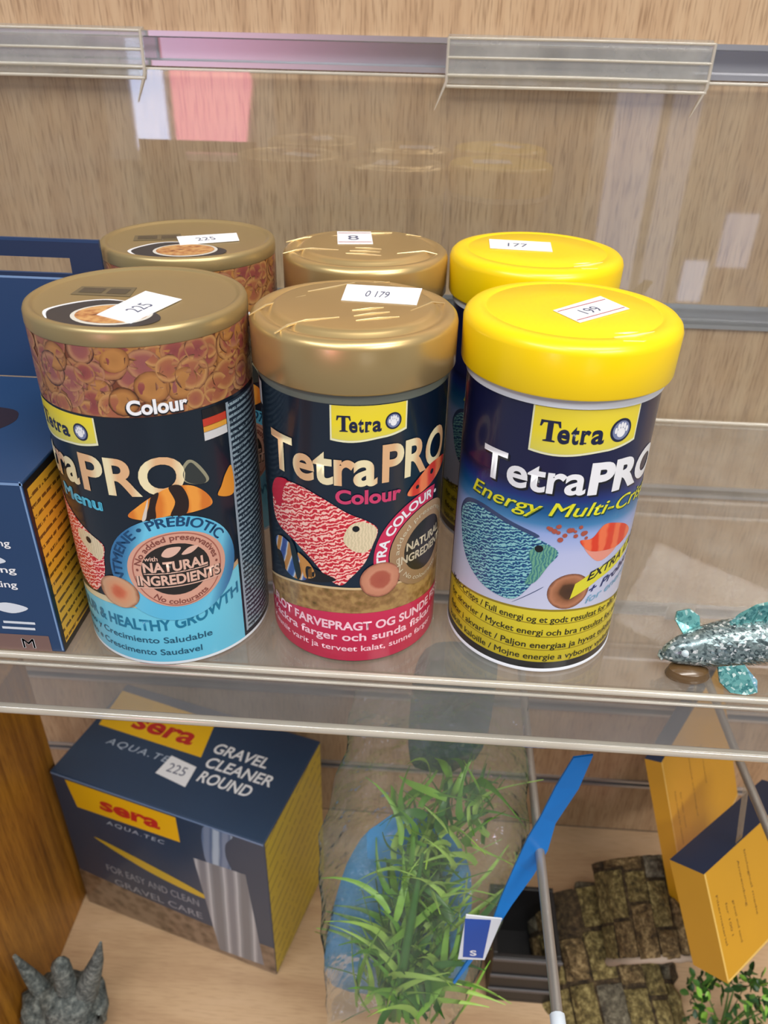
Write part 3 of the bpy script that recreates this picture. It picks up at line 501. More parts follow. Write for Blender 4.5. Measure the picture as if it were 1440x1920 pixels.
    printed('seal_underline', sf, [rect(.13, 2.12, 3.84, 3.88), rect(-.1, 2.45, 3.30, 3.34)], ink('seal pale', (222, 180, 160)), 10, se)
    printed('seal_lettering', sf, [text('• No added preservatives •', 0, 3.6, 0, .2, .015, arc=(*c1, 1.14, 88, 1)), text('No colourants', 0, 1.9, 0, .2, .015, arc=(*c1, 1.32, 270, -1))], ink('seal brown', (130, 70, 60)), 10, se)
    printed('round_print', sf, [disc(-.85, 3.0, .72, .62)], uvmat('cookie ring print', lambda n, l, uv: radial([(0, (196, 96, 62)), (.3, (206, 110, 76)), (.5, (214, 150, 110)), (.85, (206, 160, 124)), (1, (150, 96, 66))])(n, l, scaled_at(n, l, uv, -.85, 3.0, .68))), 9, t)
    sl = text('COLOUR & HEALTHY GROWTH', -4.3, 3.15, 1.52, .44, .03)
    sl = ([(x, y + (.075 * x * x if x > 0 else 0)) for x, y in sl[0]], sl[1])
    printed('slogan_lettering', sf, [sl], ink('slogan blue', (24, 116, 150)), 4, t)
    printed('slogan_lettering', sf, [text('Crecimiento y Crecimiento Saludable', -4.6, 2.0, .98, .25, .012), text('Crescimento e Crescimento Saudavel', -4.6, 1.6, .46, .25, .012)], ink('slogan small', (28, 84, 110)), 4, t)
    return t
GRP = None
def retag(o, label): tag(o, label, 'can', 'fish food cans on the shelf')
yc = yellow_can(); gc = gold_can(); cc = card_can()
def back_copy(o, loc, rz):
    c = copy_tree(o); c.location = Vector(loc) * S; c.rotation_euler.z = rz; return c
yc2 = back_copy(yc, (5.0, 7.12, 0), .12); gc2 = back_copy(gc, (-1.40, 7.32, 0), -.5); cc2 = back_copy(cc, (-8.02, 6.76, 0), .28)
retag(yc, 'navy fish food can with glossy yellow lid, in the front row'); retag(yc2, 'yellow lidded can standing behind the front yellow lidded can')
retag(gc, 'dark can with gold lid and crimson base band, middle of the front row'); retag(gc2, 'gold lidded can standing behind the front gold lidded can')
retag(cc, 'card can with brown flake print and cyan base band, in the front row'); retag(cc2, 'card can with brown flake print standing behind the front card can')
sticker(yc, [(-.64, -.43), (-.02, -1.45), (1.64, .02), (.99, 1.2)][1:2] + [(1.64, .02), (.99, 1.2), (-.64, -.43)], 11.72, '199', inner=1)
sticker(gc, [(-.42, .2), (1.86, .02), (1.98, 1.75), (-.42, 1.9)], 11.60, '0 179')
sticker(cc, [(.67, -2.5), (1.4, -.22), (.1, .45), (-.5, -1.9)], 11.70, '225')
def on_back(o, pts):
    a = -o.rotation_euler.z; return [(x * math.cos(a) - y * math.sin(a), x * math.sin(a) + y * math.cos(a)) for x, y in pts]
sticker(yc2, on_back(yc2, [(-1.75, -.3), (.52, -.5), (.6, .95), (-1.72, 1.15)]), 11.72, '177')
sticker(gc2, on_back(gc2, [(-1.04, -.2), (.28, 0), (.04, 2.0), (-1.3, 1.85)]), 11.60, '8', inner=1)
sticker(cc2, on_back(cc2, [(.0, -1.1), (1.95, -.1), (1.57, 1.1), (-.5, .15)]), 11.70, '225')

# ================================================================== boxed goods
blue = P('blue carton', (34, 62, 100), .36, coat=.2, var=.06); blued = P('dark blue carton', (26, 46, 76), .36, coat=.2); edgeb = ink('pale carton edge', (120, 150, 190))  # edge ink is a paler blue strip along the carton folds
bb = tag(empty('filter_box', (-14, 0, 0)), 'blue carton with tall hang header and orange text side, left of the cans', 'box')
X0, X1, Y0, Y1, ZT = -4.2, 3.2, -3.40, 4.5, 6.8
box('carton', X0, X1, Y0, Y1, 0.01, ZT, blue, bb, bv=.05)
hz = 12.05; hx = 3.45; hd = []
hv = []; hf = []
for a, b_, c, d_ in ((X0, hx, ZT + .02, 10.85), (X0, hx, 11.4, hz), (2.3, hx, 10.85, 11.4), (X0, -1.2, 10.85, 11.4)):
    k = len(hv); hv += boxv(a, b_, 4.5, 4.62, c, d_); hf += [tuple(i + k for i in f) for f in BF]
hdr = mesh('hang_header', hv, hf, blue, bb)
hs = plane_surface((0, 4.5, 0), (1, 0, 0), (0, 0, 1))
printed('header_band', hs, [rect(X0, -1.2, 10.7, 11.95), rect(-1.2, 2.3, 11.42, 11.95), rect(-1.2, 2.3, 10.7, 10.83), rect(2.3, hx, 10.7, 11.95)], blued, 1, hdr); printed('header_crease', hs, [rect(X0, hx, 10.62, 10.70)], edgeb, 1, hdr)
ts = plane_surface((0, 0, ZT), (1, 0, 0), (0, 1, 0)); fs_ = plane_surface((0, Y0, 0), (1, 0, 0), (0, 0, 1)); rs = plane_surface((X1, Y0, 0), (0, 1, 0), (0, 0, 1))
printed('top_picture', ts, [smooth_loop([(-2, 1.6), (.4, 1.6), (1.05, .9), (.9, .1), (.2, -.5), (-2, -.6)])], ink('pump picture', (44, 30, 34)), 1, bb)
printed('carton_edge', fs_, [rect(X0, X1, ZT - .14, ZT - .05), rect(X1 - .1, X1 - .04, .1, ZT)], edgeb, 1, bb)
for a in (('monitoring', .2, 2.3, 4.4, .26), ('cleaning', .4, 2.25, 3.35, .26), ('floating', .7, 2.15, 2.75, .26), ('M', 1.75, 2.2, .14, .42)): printed('front_lettering', fs_, [text(*a, .012 if len(a[0]) > 1 else .022)], white, 3, bb)
printed('front_icon', fs_, [smooth_loop([(1.0, 1.9), (1.6, 2.1), (2.3, 1.9), (1.7, 1.65)]), smooth_loop([(1.0, 3.75), (1.6, 4.0), (2.0, 3.8), (1.5, 3.65)]), rect(1.3, 2.4, 1.2, 1.3), rect(1.2, 2.35, .95, 1.05)], ink('icon white', (214, 220, 228)), 2, bb)
printed('front_patch', fs_, [rect(X0, 2.75, .02, .72)], ink('brown patch', (120, 92, 84)), 2, bb)
printed('side_panel', rs, [rect(.0, 7.8, .05, 6.7)], ink('side black', (30, 28, 26)), 1, bb)
printed('side_panel', rs, [rect(.18, 7.5, .3, 6.45)], uvmat('orange text side', textlines((236, 176, 50), (112, 78, 24), .38, .32, 1.6)), 2, bb)

gb = tag(empty('gravel_cleaner_box', (-21.55, 9.19, -36.5), math.radians(-15.74)), 'blue and yellow gravel cleaner carton standing on the lower board', 'box')
WX, DY, HZ = 15.2, 8.3, 14.3
box('carton', 0, WX, 0, DY, 0.01, HZ, P('slate blue carton', (38, 62, 90), .34, coat=.25, var=.06), gb, bv=.08)
gt = plane_surface((0, 0, HZ), (1, 0, 0), (0, 1, 0)); gf = plane_surface((0, 0, HZ), (1, 0, 0), (0, 0, 1)); gr = plane_surface((WX, 0, 0), (0, 1, 0), (0, 0, 1))
amber = ink('amber label', (244, 190, 20)); sred = ink('label red', (196, 40, 36))
printed('logo_panel', gt, [[(.5, 4.35), (8.45, 4.3), (7.8, 7.4), (.1, 7.6)]], amber, 1, gb)
printed('logo_lettering', gt, [text('sera', 2.6, 7.3, 4.95, 1.35, .03, shear=.1)], sred, 2, gb)
printed('top_lettering', gt, [text('AQUA.TEC', 1.9, 7.4, 3.15, .5, .0, shear=.2, space=1.25)], ink('lettering grey blue', (178, 192, 210)), 1, gb)
printed('title_lettering', gt, [text('GRAVEL', 8.9, 12.8, 4.95, .82, .02, shear=.15), text('CLEANER', 9.0, 13.7, 3.75, .82, .02, shear=.15), text('ROUND', 9.1, 12.8, 2.6, .82, .02, shear=.15)], white, 1, gb)
stk = mesh('price_sticker', [(x, y, HZ + z) for z in (.01, .03) for x, y in ((6.4, 2.2), (8.75, 1.9), (8.6, 3.5), (6.6, 3.75))], BF, paperw, gb)
printed('sticker_print', plane_surface((0, 0, HZ + .03), (1, 0, 0), (0, 1, 0)), [text('225', 6.9, 8.2, 2.55, .7, .0)], pen, 1, stk)
printed('carton_edge', gf, [rect(.05, WX - .05, -.22, -.06)], edgeb, 1, gb)
printed('logo_panel', gf, [[(1.1, -.35), (9.2, -.35), (9.2, -2.75), (1.5, -2.85)]], amber, 2, gb)
printed('logo_lettering', gf, [text('sera', 3.4, 7.9, -2.15, 1.25, .04, shear=.1)], sred, 3, gb)
printed('front_lettering', gf, [text('AQUA.TEC', 3.6, 8.0, -3.6, .4, .0, shear=.2, space=1.25)], ink('lettering grey blue', (178, 192, 210)), 2, gb)
printed('sand_picture', gf, [strip([(0, -10.2), (5, -10.8), (10, -11.2), (WX, -11.0)], [(0, -14.2), (WX, -14.2)])], uvmat('sand print', cells([(.2, (66, 56, 46)), (.5, (110, 92, 74)), (.8, (140, 120, 100))], 1.2)), 1, gb)
printed('yellow_flash', gf, [smooth_loop([(2.2, -5.6), (6, -6.4), (10.2, -7.6), (10.0, -8.1), (6, -7.3)])], ink('flash yellow', (208, 176, 50)), 2, gb)
printed('front_lettering', gf, [text('FOR EASY AND CLEAN', 2.6, 9.8, -9.1, .75, .0, slope=-.03)], ink('lettering pale', (150, 156, 168)), 2, gb)
printed('front_lettering', gf, [text('GRAVEL CARE', 3.0, 9.9, -10.5, .7, .0, slope=-.03)], ink('lettering pale', (150, 156, 168)), 2, gb)
hose = uvmat('hose picture', stripes([(.1, (120, 140, 170)), (.5, (70, 100, 140)), (.9, (170, 190, 210))], .25, .5, .1))
printed('hose_picture', gf, [smooth_loop([(11.2, -.25), (12.1, -.24), (13.1, -.3), (12.55, -1.3), (12.45, -2.6), (12.7, -3.85), (11.9, -3.95), (11.0, -3.9), (10.85, -2.4), (10.9, -1.2)])], hose, 2, gb)
printed('tube_picture', gf, [[(10.0, -3.9), (13.7, -3.7), (14.3, -13.6), (10.9, -13.8)]], uvmat('tube picture print', stripes([(.1, (120, 124, 132)), (.45, (150, 156, 164)), (.55, (196, 200, 206)), (.95, (128, 132, 142))], .16, .2, .05)), 3, gb)
printed('side_panel', gr, [rect(.1, DY - .1, .1, HZ - .1)], uvmat('yellow text side', lambda n, l, uv: textlines((206, 186, 34), (150, 132, 20), 1.1, .18, .6)(n, l, scaled(n, l, uv, 1, 1, -.25))), 1, gb)

def hung_box(BL, TL, e2, L, th, label, rows, tabw, rod):
    BL = Vector(BL); TL = Vector(TL); e2 = Vector(e2).normalized(); dn = (BL - TL); H = dn.length; dn.normalize(); nn = dn.cross(e2)
    t = tag(empty('yellow_box', tuple(BL)), label, 'box', 'yellow boxes on the right hook')
    q = [TL - BL, Vector((0, 0, 0)), e2 * L, TL - BL + e2 * L]; vs = [tuple(p - nn * th) for p in q] + [tuple(p) for p in q]
    o = mesh('carton', vs, [(0, 3, 2, 1), (4, 5, 6, 7), (0, 1, 5, 4), (1, 2, 6, 5), (2, 3, 7, 6), (3, 0, 4, 7)], [P('yellow carton', (208, 152, 24), .4, coat=.15, var=.08, vs=30), blued], t, fm=[0, 0, 0, 0, 0, 1])
    sf = plane_surface(TL - BL, dn, e2)
    printed('carton_edge', sf, [rect(.0, H, .0, .12), rect(H - .14, H, 0, L)], ink('pale yellow edge', (232, 190, 96)), 1, t)
    printed('small_print', sf, [text(b, a0, a1, z, .16, .0) for b, a0, a1, z in rows], ink('carton brown ink', (92, 58, 14)), 1, t)
    c = TL - BL + e2 * tabw; top = Vector(rod) - BL
    tb = mesh('hang_tab', [tuple(c - e2 * .3), tuple(c + e2 * .3), tuple(top + e2 * .3), tuple(top - e2 * .3)] + [tuple(v - nn * .04) for v in (c - e2 * .3, c + e2 * .3, top + e2 * .3, top - e2 * .3)], BF, MATS['clear acrylic'], t)
    return t
hung_box((19.0, 6.62, -27.6), (15.85, 8.74, -17.24), (.556, .83, 0), 10.6, 1.0, 'yellow carton with dark text hanging farther back on the right hook', [('Filter material for aquarium', 3.0, 7.0, 1.0), ('for clear water', 3.6, 6.4, 1.7), ('mechanical and biological', 2.0, 7.0, 3.6), ('Filtermaterial', 3, 6, 5.6)], 5.0, (18.3, 12.9, -13.6))
hung_box((18.71, .08, -24), (16.74, 2.38, -18.17), (.76, .65, 0), 9, 2.1, 'yellow carton with navy top hanging nearest the front on the right hook', [('Filtermaterial', 1.6, 4.6, .5), ('for 100 l', 2.4, 4.4, 1.1), ('gravel and sand', 2.6, 5.2, 1.7), ('Anwendung', .8, 3.6, 2.7), ('biological media', .6, 4.6, 3.4)], 3.2, (18.3, 4.4, -13.2))

# ================================================================== display hooks
steel = P('hook steel', (176, 172, 168), .35, .7); tipw = P('hook tip plastic', (206, 214, 222), .4)
for lab, x0, x1, yt in (('steel display hook reaching forward beside the bagged plant', 7.75, 7.25, -8.0), ('steel display hook carrying the two yellow cartons', 18.6, 18.1, -6.5)):
    h = tag(empty('display_hook', (x0, 18.4, -13.7)), lab, 'hook', 'display hooks')
    tube('prong', [(0, .9, 0), (0, 0, 0), ((x1 - x0) * .5, (yt - 18.4) * .5, .35), (x1 - x0, yt - 18.4, 1.2)], .22, steel, h)
    tube('tip', [(x1 - x0, yt - 18.2, 1.19), (x1 - x0, yt - 18.7, 1.22), (x1 - x0, yt - 18.9, 1.24)], [.29, .29, .15], tipw, h)
    box('backplate', -.9, .9, -.05, .04, -.7, .7, steel, h, bv=.03)

# ================================================================== bagged plastic plant
film = clear('bag film', .10, gain=4.0, rough=.07, bump=.8, bs=48, hazecol=(236, 240, 234))
bag = tag(empty('bagged_plant', (.95, -2.2, -26.2)), 'green plastic aquarium plant in a clear bag hanging under the shelf', 'plant')
BO = Vector((.95, -2.2, -26.2))
rows = [((-2.3, -2.3, -27.2), (4.2, -2.3, -26.2), 1.2), ((-2.55, -1.4, -23.8), (5.2, -1.4, -22.7), 1.9), ((-2.68, -.62, -20.96), (6.07, -.62, -19.78), 2.2), ((-2.9, .4, -18.2), (6.8, .4, -17.1), 2.2), ((-2.96, 1.38, -15.54), (7.2, 1.38, -14.42), 2.0), ((-2.3, 2.0, -12.8), (7.0, 2.0, -12.0), 1.6), ((-1.73, 2.58, -10.26), (6.63, 2.58, -9.46), 1.1), ((-1.4, 3.1, -7.4), (6.5, 3.1, -6.9), .25)]
q = random.Random(5); vs = []; fs = []; NR = 40
sub = []
for i in range(len(rows) - 1):
    for k in range(4):
        t = k / 4; sub.append(tuple(Vector(a).lerp(Vector(b), t) for a, b in zip(rows[i][:2], rows[i + 1][:2])) + (rows[i][2] * (1 - t) + rows[i + 1][2] * t,))
sub.append((Vector(rows[-1][0]), Vector(rows[-1][1]), rows[-1][2]))
from mathutils import noise
for i, (a, b, th) in enumerate(sub):
    c = (a + b) / 2; hx_ = (b - a) / 2; up = (sub[min(i + 1, len(sub) - 1)][0] - sub[max(i - 1, 0)][0]).normalized(); nn = hx_.normalized().cross(up)
    for k in range(NR):
        an = 2 * PI * k / NR; ca = math.cos(an); sa = math.sin(an)
        p = c + hx_ * (abs(ca) ** .8 * (1 if ca > 0 else -1)) + nn * th * sa * abs(sa) ** .3
        p += nn * .32 * noise.noise(Vector((p.x * .7, p.z * .5, 3 * (sa > 0)))) * min(1, th) + hx_.normalized() * .25 * noise.noise(Vector((p.z * .6, sa, 9)))
        vs.append(tuple(p - BO))
for i in range(len(sub) - 1):
    for k in range(NR): fs.append((i * NR + k, i * NR + (k + 1) % NR, (i + 1) * NR + (k + 1) % NR, (i + 1) * NR + k))
mesh('bag_film', vs, fs, film, bag, smooth=True)
greens = [P('plastic leaf %s' % a, c, .42, coat=.1, var=.15, vs=60) for a, c in (('grass green', (96, 150, 46)), ('bright green', (132, 182, 66)), ('deep green', (64, 116, 46)), ('yellow green', (158, 194, 88)))]
leafm = []
for k in range(8):
    Ln = q.uniform(3.8, 7.0); w = q.uniform(.16, .29); bend = q.uniform(.8, 3.2) * q.choice((-1, 1)); tw = q.uniform(-.8, .8); lv = []; lf = []; N = 8
    for i in range(N + 1):
        t = i / N; ww = w * (1 - t ** 3) * (.6 + .4 * min(1, t * 4)) + .015; x = bend * t * t; z = Ln * (t - .22 * abs(bend) / 3 * t * t); y = .5 * math.sin(t * 3 + k); a = tw * t
        for s_, d_ in ((-1, 0), (0, -.05), (1, 0)): lv.append((x + s_ * ww * math.cos(a), y + s_ * ww * math.sin(a) + d_, z))
    for i in range(N):
        for j in range(2): lf.append((i * 3 + j, i * 3 + j + 1, i * 3 + j + 4, i * 3 + j + 3))
    o = mesh('leaf_form', lv, lf, greens[k % 4], smooth=True); leafm.append(o.data); bpy.data.objects.remove(o)
axis = (Vector((2.45, 2.6, -9.9)) - BO); tilt = axis.to_track_quat('Z', 'Y')
for k in range(290):
    t = q.uniform(.0, .82) if k > 50 else q.uniform(.0, .15); lat = max(-1.9, min(2.0, q.gauss(.1, 1.1)))
    base = axis * t + Vector((lat + .3 + 1.4 * t, .5 + q.uniform(-.9, .9), 0))
    o = bpy.data.objects.new('leaf', leafm[q.randrange(8)]); link(o, bag); o.location = base * S
    an = max(-.5, min(.6, q.gauss(.05, .36) + lat * .04))
    if t > .45: an = max(-.9, min(1.5, q.gauss(.45, .8)))
    o.rotation_mode = 'QUATERNION'
    from mathutils import Quaternion
    o.rotation_quaternion = tilt @ Quaternion((0, 1, 0), an) @ Quaternion((1, 0, 0), q.uniform(-.12, .12)) @ Quaternion((0, 0, 1), q.uniform(0, 6.28))
    sc_ = q.uniform(.55, 1.0) if t < .35 else (q.uniform(.4, .62) if t < .6 else q.uniform(.3, .45)); o.scale = (1.0, 1.0, sc_)
tube('stem', [(0.2, .2, .3), (.5, .5, 4), (.9, 1.4, 8), (1.2, 2.2, 11.5)], [.3, .26, .2, .08], greens[2], bag, 8)
a_, b_, c_, d_ = Vector((-2.0, -.9, -26.6)) - BO, Vector((4.6, -.9, -25.8)) - BO, Vector((5.9, 3.9, -8.2)) - BO, Vector((.9, 3.9, -8.6)) - BO
def quad_card(name, a, b, c, d, m, par, th=.06):
    nn = (b - a).cross(d - a).normalized() * th; v = [a, b, c, d]; vs = [tuple(p + nn * -1) for p in v] + [tuple(p) for p in v]
    uvv = [(0, 0), (1, 0), (1, 1), (0, 1)] * 2
    return mesh(name, vs, BF, m, par, uv=uvv)
def crumpled(name, outline, m, seed):
    qq = random.Random(seed); out = smooth_loop([(x, z) for x, z in outline], 5); c = (sum(p[0] for p in out) / len(out), sum(p[1] for p in out) / len(out)); vs = []; fs = []
    yy = lambda z: -1.0 + (z + 26.5) * .29
    for f in (0, .35, .7, 1):
        for x, z in out:
            X = c[0] + (x - c[0]) * f; Z = c[1] + (z - c[1]) * f; vs.append((X - BO.x, yy(Z) + 1.0 + .35 * noise.noise(Vector((X * .8, Z * .8, seed))) - BO.y, Z - BO.z))
    n = len(out)
    for r_ in range(3):
        for k in range(n): fs.append((r_ * n + k, r_ * n + (k + 1) % n, (r_ + 1) * n + (k + 1) % n, (r_ + 1) * n + k))
    o = mesh(name, vs, fs, m, bag, smooth=True); md = o.modifiers.new('card', 'SOLIDIFY'); md.thickness = .0005; return o
crumpled('backing_card', [(-2.3, -26.9), (4.4, -26.4), (5.0, -22.5), (4.6, -18.5), (2.2, -15.6), (-.6, -17.0), (-2.2, -21.0)], P('aqua card', (64, 152, 212), .3, coat=.3, var=.2, vs=25), 2)
crumpled('header_card', [(1.6, -13.2), (4.6, -12.6), (5.3, -8.6), (4.8, -6.6), (1.8, -6.9), (1.2, -10)], P('teal header card', (36, 78, 88), .35, coat=.3, var=.25, vs=25), 4)
# blue header ribbon and the small white edged label
rib = [((9.15, .54, -7.8), (8.35, .54, -8.05)), ((8.75, .2, -9.6), (7.75, .2, -9.6)), ((7.95, -.22, -11.5), (7.25, -.22, -11.1)), ((7.75, -.6, -12.9), (6.75, -.6, -12.2)), ((7.25, -.98, -14.2), (6.35, -.98, -13.5)), ((6.3, -1.8, -15.4), (5.75, -1.8, -15.0)), ((5.62, -2.5, -16.3), (5.35, -2.5, -16.1)), ((4.0, -3.1, -20), (3.9, -3.1, -19.9))]
vs = []; fs = []
for a, b in rib:
    for p in (a, b, Vector(b) + Vector((0, .12, -.03)), Vector(a) + Vector((0, .12, -.03))): vs.append(tuple(Vector(p) - BO))
for i in range(len(rib) - 1):
    for k in range(4): fs.append((i * 4 + k, i * 4 + (k + 1) % 4, i * 4 + 4 + (k + 1) % 4, i * 4 + 4 + k))
mesh('header_ribbon', vs, fs, P('blue header card', (18, 112, 190), .4, coat=.3, var=.2, vs=30), bag)
lb = [Vector(p) - BO for p in ((4.03, -2.9, -18.2), (5.25, -2.9, -18.1), (5.75, -2.8, -14.9), (4.15, -2.8, -14.8))]
lq = quad_card('label_tag', *lb, P('tag white', (226, 230, 236), .5), bag)
ls = plane_surface(lb[0], lb[1] - lb[0], (lb[3] - lb[0]) - (lb[1] - lb[0]) * ((lb[3] - lb[0]).dot(lb[1] - lb[0]) / (lb[1] - lb[0]).length_squared))
printed('tag_print', ls, [[(.22, .2), (1.15, .15), (1.5, 3.1), (.35, 3.15)]], ink('tag blue', (16, 74, 170)), 2, lq)
printed('tag_lettering', ls, [text('S', .55, .85, .35, .4, .03)], white, 3, lq)

# ================================================================== resin ornaments
def resin(name, lo, mid, hi):
    m, n, l, b = nt(name); b.inputs['Roughness'].default_value = .75; tc = n.new('ShaderNodeTexCoord'); a = n.new('ShaderNodeTexNoise'); a.inputs['Scale'].default_value = 260; a.inputs['Detail'].default_value = 6; a.inputs['Roughness'].default_value = .7
    l.new(tc.outputs['Object'], a.inputs['Vector']); r = ramp(n, [(.32, lo), (.5, mid), (.68, hi)]); l.new(a.outputs['Fac'], r.inputs[0]); l.new(r.outputs[0], b.inputs['Base Color'])
    bp = n.new('ShaderNodeBump'); bp.inputs['Strength'].default_value = 1; bp.inputs['Distance'].default_value = .003; l.new(a.outputs['Fac'], bp.inputs['Height']); l.new(bp.outputs[0], b.inputs['Normal']); return m
barks = [resin('mossy resin', (42, 30, 16), (112, 90, 54), (184, 158, 110)), resin('olive resin', (44, 36, 16), (118, 102, 56), (190, 172, 112)), resin('grey brown resin', (50, 44, 36), (104, 96, 78), (156, 148, 124)), resin('dark bark resin', (30, 22, 12), (70, 54, 32), (112, 92, 60))]
rimm = P('pale resin rim', (176, 158, 140), .75, var=.25, vs=50, bump=.6)
orn = tag(empty('ruin_ornament', (16.2, 7, -36.5)), 'mossy brown resin ruin of two stacked arches on the lower board', 'ornament'); OO = Vector((16.2, 7, -36.5))
def arch(fc, rc, w, h, th, cols, lens, seed):
    """arched roof from front centre fc to rear centre rc (points at the arch springing line)"""
    q = random.Random(seed); fc = Vector(fc); rc = Vector(rc); ax = rc - fc; X = ax.cross(Vector((0, 0, 1))).normalized(); Z = X.cross(ax).normalized()
    def pt(u, a, k): return fc + ax * u + X * (w + k) * math.cos(a) + Z * (h + k) * math.sin(a) - OO
    N = 18; M_ = 6; vs = []; fs = []
    for k in (0, -th):
        for i in range(M_ + 1):
            for j in range(N + 1): vs.append(tuple(pt(i / M_, PI * j / N, k)))
    st = (M_ + 1) * (N + 1); g = lambda k, i, j: k * st + i * (N + 1) + j
    for i in range(M_):
        for j in range(N): fs += [(g(0, i, j), g(0, i, j + 1), g(0, i + 1, j + 1), g(0, i + 1, j)), (g(1, i, j), g(1, i + 1, j), g(1, i + 1, j + 1), g(1, i, j + 1))]
    for j in range(N): fs += [(g(0, 0, j), g(1, 0, j), g(1, 0, j + 1), g(0, 0, j + 1)), (g(0, M_, j), g(0, M_, j + 1), g(1, M_, j + 1), g(1, M_, j))]
    for i in range(M_): fs += [(g(0, i, 0), g(0, i + 1, 0), g(1, i + 1, 0), g(1, i, 0)), (g(0, i, N), g(1, i, N), g(1, i + 1, N), g(0, i + 1, N))]
    sh = mesh('arch_shell', vs, fs, barks[3], orn)
    for c in range(cols):
        a0 = PI * c / cols + .02; a1 = PI * (c + 1) / cols - .02; u = q.uniform(-.06, .0)
        while u < .97:
            du = q.uniform(*lens); u1 = min(u + du, 1.02); g_ = .018; lift = q.uniform(.1, .55); ja = q.uniform(-.03, .03)
            nn_ = 4; mm = 3; bv = []; bf = []
            for i in range(nn_ + 1):
                for j in range(mm + 1):
                    ed = (i in (0, nn_)) or (j in (0, mm)); kk = (lift * (.35 if ed else 1)) + (0 if ed else q.uniform(-.07, .1)); bv.append(tuple(pt(u + g_ + (u1 - u - 2 * g_) * i / nn_ + q.uniform(-.006, .006), a0 + ja + (a1 - a0) * j / mm + q.uniform(-.012, .012), kk)))
            tops = len(bv)
            ring = [i * (mm + 1) for i in range(nn_ + 1)] + [nn_ * (mm + 1) + j for j in range(1, mm + 1)] + [i * (mm + 1) + mm for i in range(nn_ - 1, -1, -1)] + [j for j in range(mm - 1, 0, -1)]
            for i in range(nn_):
                for j in range(mm): bf.append((i * (mm + 1) + j, i * (mm + 1) + j + 1, (i + 1) * (mm + 1) + j + 1, (i + 1) * (mm + 1) + j))
            for r_ in ring:
                i, j = divmod(r_, mm + 1); bv.append(tuple(pt(u + g_ + (u1 - u - 2 * g_) * i / nn_, a0 + ja + (a1 - a0) * j / mm, -.03)))
            for k in range(len(ring)): bf.append((ring[k], tops + k, tops + (k + 1) % len(ring), ring[(k + 1) % len(ring)]))
            mesh('stone_block', bv, bf, barks[q.choice((0, 0, 1, 1, 2, 3))], sh, smooth=False); u = u1
    tube('arch_rim', [tuple(pt(-.02, PI * j / 14, -.1 + q.uniform(-.08, .12))) for j in range(15)], [.22 * q.uniform(.7, 1.25) for _ in range(15)], rimm, sh, 7)
arch((16.0, 3.6, -38.2), (14.6, 11.5, -35.2), 4.5, 3.9, .7, 8, (.16, .42), 21)
arch((17.5, 6.0, -32.6), (16.9, 11.0, -30.0), 2.7, 4.2, .6, 7, (.2, .6), 22)
box('plinth', -2.6, 3.6, 1.0, 4.6, .02, 3.4, barks[2], orn, bv=.3)
pil = tube('pillar', [(2.7, .2, 2.5), (2.9, .1, 4.4), (2.8, .2, 5.4)], [.9, .8, .85], barks[2], orn, 9)

grey = resin('weathered grey resin', (52, 58, 58), (104, 112, 110), (160, 166, 160))
rk = tag(empty('driftwood_ornament', (-19.0, .6, -36.5)), 'weathered grey resin stump with spikes beside the golden wood side', 'ornament')
bm = bmesh.new(); bmesh.ops.create_icosphere(bm, subdivisions=4, radius=1)
for v in bm.verts:
    p = v.co.copy(); d = 1 + .28 * noise.noise(p * 1.7) + .12 * noise.noise(p * 5) + .05 * noise.noise(p * 12)
    v.co = Vector((p.x * 2.6 * d, p.y * 2.0 * d, 2.6 + p.z * 2.6 * d)) * S
    if v.co.z < .02 * S: v.co.z = .02 * S
me = bpy.data.meshes.new('stump'); bm.to_mesh(me); bm.free(); me.materials.append(grey)
for p in me.polygons: p.use_smooth = True
link(bpy.data.objects.new('stump', me), rk)
for pts, rr in (([(-1.2, .2, 3.2), (-2.0, .3, 6.0), (-2.3, .3, 8.0)], [.75, .42, .12]), ([(.2, .1, 3.6), (.3, .2, 6.0), (.4, .2, 7.6), (.45, .2, 8.1)], [.9, .62, .55, .25]), ([(.9, .2, 3.4), (1.9, .3, 6.3), (2.7, .3, 8.4), (3.2, .3, 10.2)], [.9, .6, .36, .08]), ([(1.2, -.6, 2.5), (2.2, -.9, 3.5), (2.5, -.9, 4.6)], [.7, .4, .1])):
    tube('spike', [tuple(Vector(p) + Vector((q.uniform(-.1, .1), 0, 0))) for p in pts], rr, grey, rk, 9)

# glittered fish ornament on the shelf
def glitter(name, a, b, c, rough=.25):
    m, n, l, bs_ = nt(name); tc = n.new('ShaderNodeTexCoord'); v = n.new('ShaderNodeTexVoronoi'); v.inputs['Scale'].default_value = 1100; l.new(tc.outputs['Object'], v.inputs['Vector'])
    sp = n.new('ShaderNodeSeparateColor'); l.new(v.outputs['Color'], sp.inputs[0]); r = ramp(n, [(0, a), (.5, b), (.86, b), (.95, c)]); l.new(sp.outputs[0], r.inputs[0]); l.new(r.outputs[0], bs_.inputs['Base Color'])
    bp = n.new('ShaderNodeBump'); bp.inputs['Strength'].default_value = .8; bp.inputs['Distance'].default_value = .0008; l.new(sp.outputs[1], bp.inputs['Height']); l.new(bp.outputs[0], bs_.inputs['Normal'])
    bs_.inputs['Roughness'].default_value = rough; bs_.inputs['Metallic'].default_value = .45; return m
gl = glitter('silver teal glitter', (62, 78, 82), (140, 158, 158), (236, 242, 242)); gl2 = glitter('aqua glitter', (60, 124, 128), (112, 178, 176), (220, 244, 240))
fi = tag(empty('glitter_fish', (9.6, -2.45, 0)), 'silver and aqua glitter fish figurine at the right end of the shelf', 'figurine')
